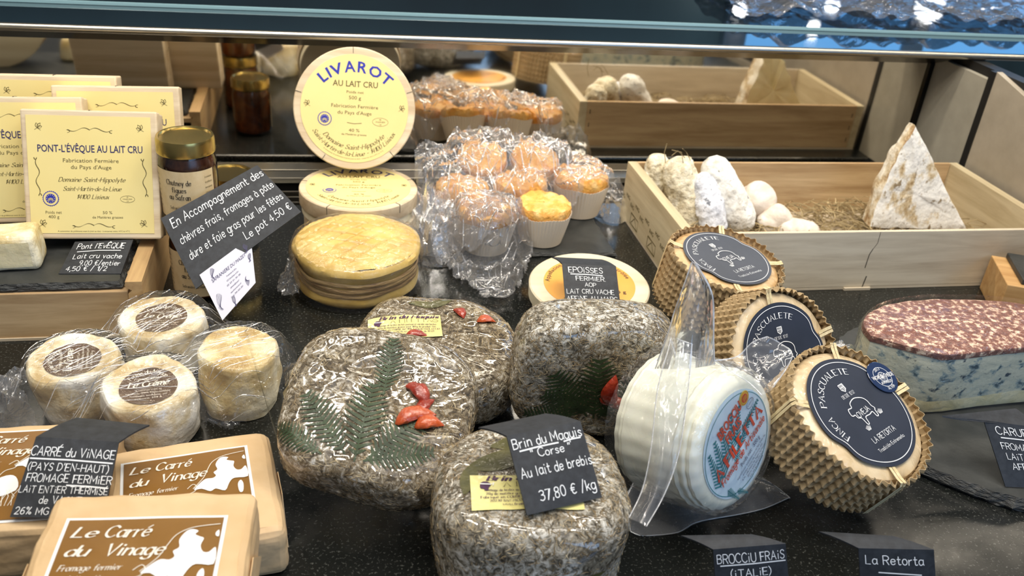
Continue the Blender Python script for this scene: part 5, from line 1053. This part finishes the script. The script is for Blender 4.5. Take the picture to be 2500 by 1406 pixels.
# ================================================================ CHEESES IN THE CRATE
def logc(name, label, a, b_, r0, r1, mat, seed, flatk=1.0, rough=.0022, par=None, grp='mould-ripened cheeses in the crate'):
    """capsule between two points"""
    a, b_ = Vector(a), Vector(b_); ax = (b_-a); L = ax.length; m_ = frame(a, ax/L, (0, 0, 1) if abs(ax.normalized().z) < .9 else (0, 1, 0)); t_ = None
    n, rows = 56, 34; V = []
    for j in range(rows+1):
        t = j/rows; z = L*t; rr_ = (r0*(1-t)+r1*t)*(1-abs(2*t-1)**4.5)**.45 if 0 < t < 1 else .0008
        for i in range(n):
            an = 2*math.pi*i/n; x, y = rr_*math.cos(an), rr_*math.sin(an)*flatk; k = 1+(rough*(N3(x, y, z, 30, seed)*1.0+.7*N3(x, y, z, 110, seed+1)+.6*N3(x, y, z, 260, seed+2)))/max(rr_, .004); V.append((x*k, y*k, z))
    F = [[j*n+i, j*n+(i+1) % n, (j+1)*n+(i+1) % n, (j+1)*n+i] for j in range(rows) for i in range(n)]+[list(range(n))[::-1], [rows*n+i for i in range(n)]]
    o = obj(name, (V, F), mat); o.matrix_world = m_; tag(o, label, 'cheese', grp); return o
logc('aged_goat_log', 'rough cream-coloured goat log against the left crate wall, rear', (.4290, 1.040, .022), (.4270, 1.050, .098), .0190, .0175, 'log_cream', 1, .95, .0035)
logc('aged_goat_log', 'wrinkled beige goat log leaning beside the left crate wall', (.470, .992, .008), (.445, 1.030, .102), .0235, .0235, 'log_cream', 2, .9, .0035)
logc('aged_goat_log', 'bluish-white slim goat log between the beige and the big white one', (.492, .960, .008), (.4740, 1.010, .088), .0200, .0180, 'log_blue', 3, .9, .0025)
logc('aged_goat_log', 'big white speckled goat log leaning across in the crate', (.540, .985, .012), (.486, 1.022, .104), .0275, .0230, 'log_white', 4, .9, .0025)
logc('small_goat_cheese', 'pale round goat cheese propped behind the two small ones in the crate', (.556, 1.035, .020), (.574, 1.010, .062), .0240, .0235, 'log_pink', 5, 1, .001)
logc('small_goat_cheese', 'small pinkish goat cheese in the middle of the three small ones', (.566, .992, .012), (.596, .985, .044), .0190, .0180, 'log_pink', 6, 1, .001)
logc('small_goat_cheese', 'small striped pinkish goat cheese nearest the crate front', (.580, .985, .020), (.630, .955, .022), .0185, .0180, 'log_pink', 7, .9, .001)
ts = thing('straw_sprig', 'few stiff straws sticking up above the beige goat logs', 'straw', frame((.46, 1.0, .09)))
for i, pl_ in enumerate((((1625, 398), (1622, 372), (1628, 350)), ((1640, 380), (1655, 368), (1672, 385)), ((1668, 398), (1664, 372), (1640, 366)), ((1686, 392), (1676, 372), (1666, 362)))):
    obj('straw', tube([PY(x, y, 1.01)-Vector((.46, 1.0, .09)) for x, y in pl_], .0006, 4), 'hay', ts)
# tomme wedge, standing on its cut
def tomme():
    c0, c1, top = PY(2122, 556, .965), PY(2362, 562, .945), PY(2236, 308, .975)
    n_ = (c1-c0).cross(top-c0).normalized()
    rnd = [c0, c0.lerp(c1, .33), c0.lerp(c1, .67), c1, c1.lerp(top, .35)+(c1-c0)*-.012, c1.lerp(top, .7)+(c1-c0)*.008, top, top.lerp(c0, .3)-(c1-c0)*.04, top.lerp(c0, .62)-(c1-c0)*.045]
    m_ = frame((c0+c1)/2, (0, 0, 1)); inv = m_.inverted(); t2 = thing('tomme_wedge', 'tall triangular wedge of white and brown rinded tomme in the crate', 'cheese', m_)
    cr_ = []
    for i in range(len(rnd)):
        a, b_ = rnd[i], rnd[(i+1) % len(rnd)]
        for k in range(8): cr_.append(a.lerp(b_, k/8))
    cen = sum(cr_, Vector())/len(cr_); back = Vector((.006, .030, 0)); V = []; n = len(cr_)
    rings = [(0, s_) for s_ in (.02, .25, .5, .75, .93)]+[(.03, .99), (.12, 1.0), (.5, 1.0), (.88, 1.0), (.97, .99), (1, .93), (1, .5), (1, .02)]
    for t, s_ in rings:
        for p in cr_:
            q = cen+(p-cen)*s_; w = 1-.30*t*0; q = q+back*t*(.75 if p.z > top.z*.8 else 1); q = q+n_*(.0022*N3(q.x, q.y, q.z, 45, 3)+.0016*N3(q.x, q.y, q.z*3, 70, 5))+(p-cen).normalized()*(.0025*N3(q.x, q.y, q.z, 50, 8)+.0014*N3(q.x, q.y, q.z, 130, 9)); q.z = max(q.z, .008); V.append(inv @ q)
    F = [[j*n+i, j*n+(i+1) % n, (j+1)*n+(i+1) % n, (j+1)*n+i] for j in range(len(rings)-1) for i in range(n)]
    cap0 = [[i for i in range(n)][::-1]]; m5 = (len(rings)-1)*n
    obj('rind_face', (V, cap0+F[:5*n]), 'tomme', t2); obj('rind_edge', (V, F[5*n:9*n]), 'tomme_edge', t2); obj('rear_face', (V, F[9*n:]+[[m5+i for i in range(n)]]), 'cut_cream', t2)
tomme()

# ================================================================ SMALL WHITE CHEESES UNDER FILM
def creme(label, x, y, r_, h, seed, tilt, art=1, rot=0, mat='rind'):
    m_ = frame((x, y, r_*math.hypot(tilt[0], tilt[1])*.9), tilt, (0, 1, 0), rot); t2 = thing('small_round_cheese', label, 'cheese', m_, 'small round cheeses under cling film'); n = 84; V = []
    prof = [(.002, 0), (.5, 0), (.82, .002), (.93, .008), (.99, .18), (1.0, .45), (.99, .75), (.975, .90), (.95, .965), (.90, 1.0), (.84, .995), (.70, .955), (.4, .935), (.15, .93), (.003, .93)]
    pf = []
    for i in range(len(prof)-1):
        m2 = 5 if 2 < i < 7 else 3
        for k in range(m2): t = k/m2; pf.append((prof[i][0]*(1-t)+prof[i+1][0]*t, prof[i][1]*(1-t)+prof[i+1][1]*t))
    pf.append(prof[-1])
    for q, z in pf:
        for i in range(n):
            a = 2*math.pi*i/n; x_, y_, z_ = q*r_*math.cos(a), q*r_*math.sin(a), z*h; k = (.0042*N3(math.cos(a), math.sin(a), z, 1.3, seed)+.0018*N3(x_, y_, z_, 60, seed+2)+.0009*N3(x_, y_, z_*.3, 160, seed+4)); V.append((x_+k*math.cos(a)*q, y_+k*math.sin(a)*q, max(0, z_+(.0022*N3(x_, y_, 0, 28, seed+3)+.0008*N3(x_, y_, 0, 110, seed))*(z > .6))))
    F = [[j*n+i, j*n+(i+1) % n, (j+1)*n+(i+1) % n, (j+1)*n+i] for j in range(len(pf)-1) for i in range(n)]+[list(range(n))[::-1], [(len(pf)-1)*n+i for i in range(n)]]
    obj('rind', (V, F), mat, t2)
    if art:
        tr_ = bvh((V, F)); dd = drape(tr_, .0006); pasteround('label', lambda a: .0225*(1+.02*N3(math.cos(a), math.sin(a), 0, 3, seed)), 'brown_dark', t2, dd, 56, 8)
        d3_ = drape(tr_, .0011); k = Ink(); k.text('Ferme du Vinage', 0, 0, .0040, 'script', w=.031, arc=(.0160, 90, 1), slant=.2); k.text('Fromage fermier', 0, .0085, .0026, 'script', w=.021, slant=.3); k.text('Le Crémé', 0, .0005, .0062, 'script', w=.031, slant=.3, lw=3.2)
        for i, (s_, w) in enumerate((('A conserver à 4°C au', .020), ('Ingrédients : crème fraîche, lait entier', .034), ('ferments lactiques, sel', .028), ('présure, 250 g', .020))): k.text(s_, 0, -.0045-.0036*i, .0020, 'sans', w=w)
        k.put('label_print', 'cream_print', t2, d3_)
    return t2
creme('small white cheese with brown oval label, foremost and nearest the kraft packets', -.1475, .642, .0375, .052, 1, (.0, -.12, 1), 1, 8)
creme('small white cheese at far left of the film, its brown label turned sideways', -.2130, .688, .0370, .049, 2, (-.05, -.10, 1), 1, 98)
creme('small white cheese at the back of the film, brown label under glare', -.1530, .752, .0380, .050, 3, (0, -.08, 1), 1, -6)
creme('yellowish small round cheese without label, at right of the film', -.0805, .684, .0360, .056, 4, (.03, -.02, 1), 0, 0, 'rind_yellow')
tf = thing('cling_film', 'taut cling film stretched over the four small white cheeses', 'plastic film', frame((0, 0, 0)))
cb = [(-.1475, .642, .040, .0560), (-.2130, .688, .0395, .0535), (-.1530, .752, .0405, .0545), (-.0805, .684, .0385, .0600)]
def tautf():
    x0, x1, y0, y1 = -.285, -.022, .575, .815; nx, ny = 150, 130
    V, F = grid(nx, ny, lambda x, y: (x, y, 0), x0, x1, y0, y1); V2 = []; keep = []
    hull = [(-.262, .655), (-.225, .625), (-.160, .588), (-.06, .625), (-.030, .66), (-.030, .705), (-.05, .735), (-.115, .800), (-.185, .802), (-.25, .745)]
    f = inpoly(hull)
    for x, y, _ in V:
        h = .0015
        for bx, by, br, bh in cb:
            d = math.hypot(x-bx, y-by); t = max(0, 1-max(0, d-br)/.050); h = max(h, .0015+(bh-.0015)*(t**1.5 if d > br else 1))
        for (ax, ay, _, ah), (bx, by, _, bh) in ((cb[0], cb[1]), (cb[0], cb[3]), (cb[1], cb[2]), (cb[2], cb[3]), (cb[0], cb[2])):
            L2 = (bx-ax)**2+(by-ay)**2; t = max(0, min(1, ((x-ax)*(bx-ax)+(y-ay)*(by-ay))/L2)); d = math.hypot(x-ax-t*(bx-ax), y-ay-t*(by-ay)); h = max(h, (.046-.010*math.sin(math.pi*t))*max(0, 1-max(0, d-.022)/.03)**1.2)
        rd = (x*.9+y*.45); h += .0010*abs(N3(rd*3.5, (y-x)*.5, 0, 40, 6))+.0006*abs(N3(x, y, 0, 60, 3)); V2.append((x, y, h)); keep.append(f(x, y))
    F = [q for q in F if all(keep[i] for i in q)]; used = sorted({i for q in F for i in q}); mp = {a: b for b, a in enumerate(used)}; return [V2[i] for i in used], [[mp[i] for i in q] for q in F]
vf_ = tautf(); obj('stretched_sheet', vf_, 'film_soft', tf); creases(vf_, 420, 7, (-.27, -.03, .59, .80), (.012, .05), (.0002, .0006), tf, lambda x, y: math.atan2(y-.60, x+.30)*.7+.2)
obj('gathered_edge', drapefilm(inpoly([(-.30, .60), (-.225, .628), (-.255, .67), (-.268, .73), (-.31, .73)]), [(-.262, .675, .02, .022)], .010, 51, 60, 60, -.31, -.22, .59, .74, .001, 40), 'film', tf)
obj('gathered_edge', heap(-.020, .700, .026, .050, .022, 53, 50, 26), 'film', tf)

# ================================================================ KRAFT-WRAPPED SQUARE CHEESES
def packet(label, m_, w, l, T, lw_, lx, ly, seed, lh=.115):
    t2 = thing('kraft_packet', label, 'cheese packet', m_); bm = bmesh.new(); bmesh.ops.create_cube(bm, size=1)
    for v in bm.verts: v.co = Vector((v.co.x*w, v.co.y*l, (v.co.z+.5)*T))
    bmesh.ops.bevel(bm, geom=bm.edges[:], offset=.010, segments=4, affect='EDGES', profile=.6); bmesh.ops.triangulate(bm, faces=bm.faces[:]); bmesh.ops.subdivide_edges(bm, edges=bm.edges[:], cuts=6, use_grid_fill=True)
    for v in bm.verts:
        c = v.co; sd = max(abs(c.x)/(w/2), abs(c.y)/(l/2)); k = .0010*N3(*c, 26, seed)+(.0020*N3(c.x, c.y, c.z*2, 60, seed+1) if sd > .9 else .0004*N3(*c, 60, seed+2)); nn = Vector((c.x/(w/2), c.y/(l/2), (c.z/T-.5)*1.2)).normalized(); v.co = c+nn*k
        if v.co.z < 0: v.co.z = 0
    vf = frombm(bm); obj('paper_wrap', vf, 'kraft', t2); tr_ = bvh(vf)
    for s_ in (-1, 1): # folded paper flap on the side
        f = [Vector((s_*(w/2+.0012), -l*.30, T*.1)), Vector((s_*(w/2+.0012), l*.34, T*.1)), Vector((s_*(w/2+.0010), l*.10, T*.84)), Vector((s_*(w/2+.0010), -l*.12, T*.84))]; obj('paper_fold', ([*f, *[v+Vector((s_*.0006, 0, 0)) for v in f]], [[0, 1, 2, 3], [7, 6, 5, 4], [0, 4, 5, 1], [1, 5, 6, 2], [2, 6, 7, 3], [3, 7, 4, 0]]), 'kraft', t2, False)
    dd = lambda dz: (lambda a, b: Vector(drape(tr_, .0005+dz)(lx+a, ly+b)))
    x0, x1, y1 = -lw_/2, lw_/2, 0; y0 = -lh
    paste('label', ((x0, x1), (y0, y1)), 'print_w' if False else 'white', t2, dd(0), 16); paste('label_ground', ((x0+.0022, x1-.0022), (y0+.0022, y1-.0022)), 'brown', t2, dd(.0005), 16)
    s = lw_/.094; k = Ink(); pr = dd(.0010)
    k.text('Le', -.040*s, -.0165*s, .0078*s, 'script', w=.0125*s, align=-1, slant=.32, lw=2.6); k.text('Carré', -.022*s, -.0165*s, .0088*s, 'script', w=.025*s, align=-1, slant=.32, lw=2.6); k.text('du', -.0405*s, -.0310*s, .0078*s, 'script', w=.0115*s, align=-1, slant=.32, lw=2.6); k.text('Vinage', -.019*s, -.0310*s, .0088*s, 'script', w=.0325*s, align=-1, slant=.32, lw=2.6)
    k.text('Fromage fermier', -.041*s, -.0420*s, .0042*s, 'script', w=.034*s, align=-1, slant=.3, lw=2.2); k.text('au lait entier', -.041*s, -.0500*s, .0042*s, 'script', w=.028*s, align=-1, slant=.3, lw=2.2); k.line([(-.041*s, -.0535*s), (-.010*s, -.0535*s)], .0004)
    k.ring(-.030*s, -.064*s, .008*s, .0004, ry=.004*s); k.text('FR 74.128 CE', -.030*s, -.065*s, .0022*s, w=.011*s)
    k.line([(x*s, y*s) for x, y in cat_rom([(.0435, -.008), (.034, -.0092), (.0255, -.0115), (.019, -.0165), (.0155, -.024), (.012, -.033), (.004, -.044)], 4)], .0005)
    k.line([(x*s, y*s) for x, y in cat_rom([(.0, -.043), (.004, -.039), (.0065, -.042), (.005, -.047), (-.001, -.050), (-.004, -.056)], 4)], .0005)
    k.put('label_print', 'cream_print', t2, pr)
    k = Ink(); hide = [(.0245, -.0135), (.028, -.0120), (.0315, -.0135), (.0300, -.0160), (.033, -.0180), (.0355, -.0195), (.0345, -.0250), (.0365, -.0300), (.040, -.0305), (.0435, -.0270), (.0440, -.0400), (.034, -.0395), (.030, -.0440), (.0265, -.0520), (.020, -.0480), (.016, -.0500), (.010, -.0455), (.0045, -.0455), (.009, -.0390), (.0135, -.0350), (.0185, -.0355), (.0210, -.0330), (.0195, -.0290), (.0225, -.0260), (.0215, -.0200)]
    def sm(p): return [(x*s, y*s) for x, y in cat_rom(p+[p[0]], 3)[:-1]]
    k.poly(sm(hide)); k.poly(sm([(.0435, -.0130), (.0418, -.0150), (.0422, -.0175), (.0440, -.0180)])); k.poly(sm([(.036, -.047), (.0385, -.043), (.040, -.048), (.039, -.056), (.0365, -.056)])); k.poly(sm([(-.004, -.060), (.004, -.055), (.010, -.060), (.012, -.072), (-.002, -.078)]))
    k.put('cow_print', 'white', t2, pr)
    k = Ink()
    for i in range(14): x = (.002+.0022*i)*s; k.line([(x, -.088*s), (x+.002*s*math.sin(i*2.1), -.078*s), (x+.005*s*math.sin(i*1.3), -.070*s)], .0004)
    k.put('grass_print', 'cream_print', t2, pr)
    return t2
fz = .086
pf_ = P(368, 1262, fz)
packet('kraft-wrapped square cheese with brown cow label, foremost at the bottom edge', frame((-.1160, .4060, .0405), (.02, -.03, 1), (0, 1, 0), -3), .126, .130, .045, .0955, -.0015, .0415, 1, .096)
packet('kraft-wrapped square cheese behind the foremost, resting half under it', frame((-.1000, .5180, .0), (.0, .02, 1), (0, 1, 0), 9), .118, .118, .044, .0900, -.004, .0400, 2, .085)
packet('kraft-wrapped square cheese at the left frame edge, behind the Carré du Vinage card', frame((-.2235, .5450, .0), (0, 0, 1), (0, 1, 0), 0), .122, .118, .047, .0900, -.006, .048, 3, .10)
cq = [P(88, 1066, .086), P(290, 1079, .086), P(252, 1266, .053), P(24, 1262, .053)]
c_ = quadcard('price_card', 'black chalk card reading Carré du Vinage leaning on the kraft packets', cq, [P(187, 1019, .080), P(365, 1037, .080)])
chalk(*c_, [('CARRÉ du ViNAGE', .50, .235, .115, .98), ("(PAYS D'EN-HAUT)", .49, .42, .095, .92), ('FROMAGE FERMiER', .53, .565, .10, .96), ('LAiT ENTiER THERMiSÉ', .50, .70, .085, .98), ('de VACHE', .50, .83, .09, .46), ('26% MG', .22, .965, .085, .36)], [(.02, .275, .98, .29), (.53, .60, .98, .615)])

# ================================================================ CARDS ALONG THE BOTTOM EDGE
cq = [P(1741, 1341, .050), P(1918, 1327, .050), P(1930, 1470, .0005), P(1752, 1490, .0005)]
c_ = quadcard('price_card', 'black chalk card reading Brocciu Frais at the bottom edge', cq, [P(1662, 1307, .052), P(1835, 1304, .052)])
chalk(*c_, [('BROCCiU FRAiS', .50, .23, .14, .92), ('(iTALiE)', .48, .46, .12, .54), ('AOP', .50, .66, .11, .24)], [(.08, .27, .97, .265)])
cq = [P(2096, 1338, .050), P(2280, 1342, .050), P(2290, 1490, .0005), P(2104, 1485, .0005)]
c_ = quadcard('price_card', 'black chalk card reading La Retorta at the bottom edge, right', cq, [P(1999, 1297, .052), P(2180, 1308, .052)])
chalk(*c_, [('La Retorta', .46, .24, .14, .76), ('Lait cru de', .45, .60, .11, .6)], [(.24, .37, .80, .40)])
for o in COL.objects:
    if o.type == 'MESH' and o.parent is None and 'kind' not in o and 'label' not in o: print('UNTAGGED', o.name)
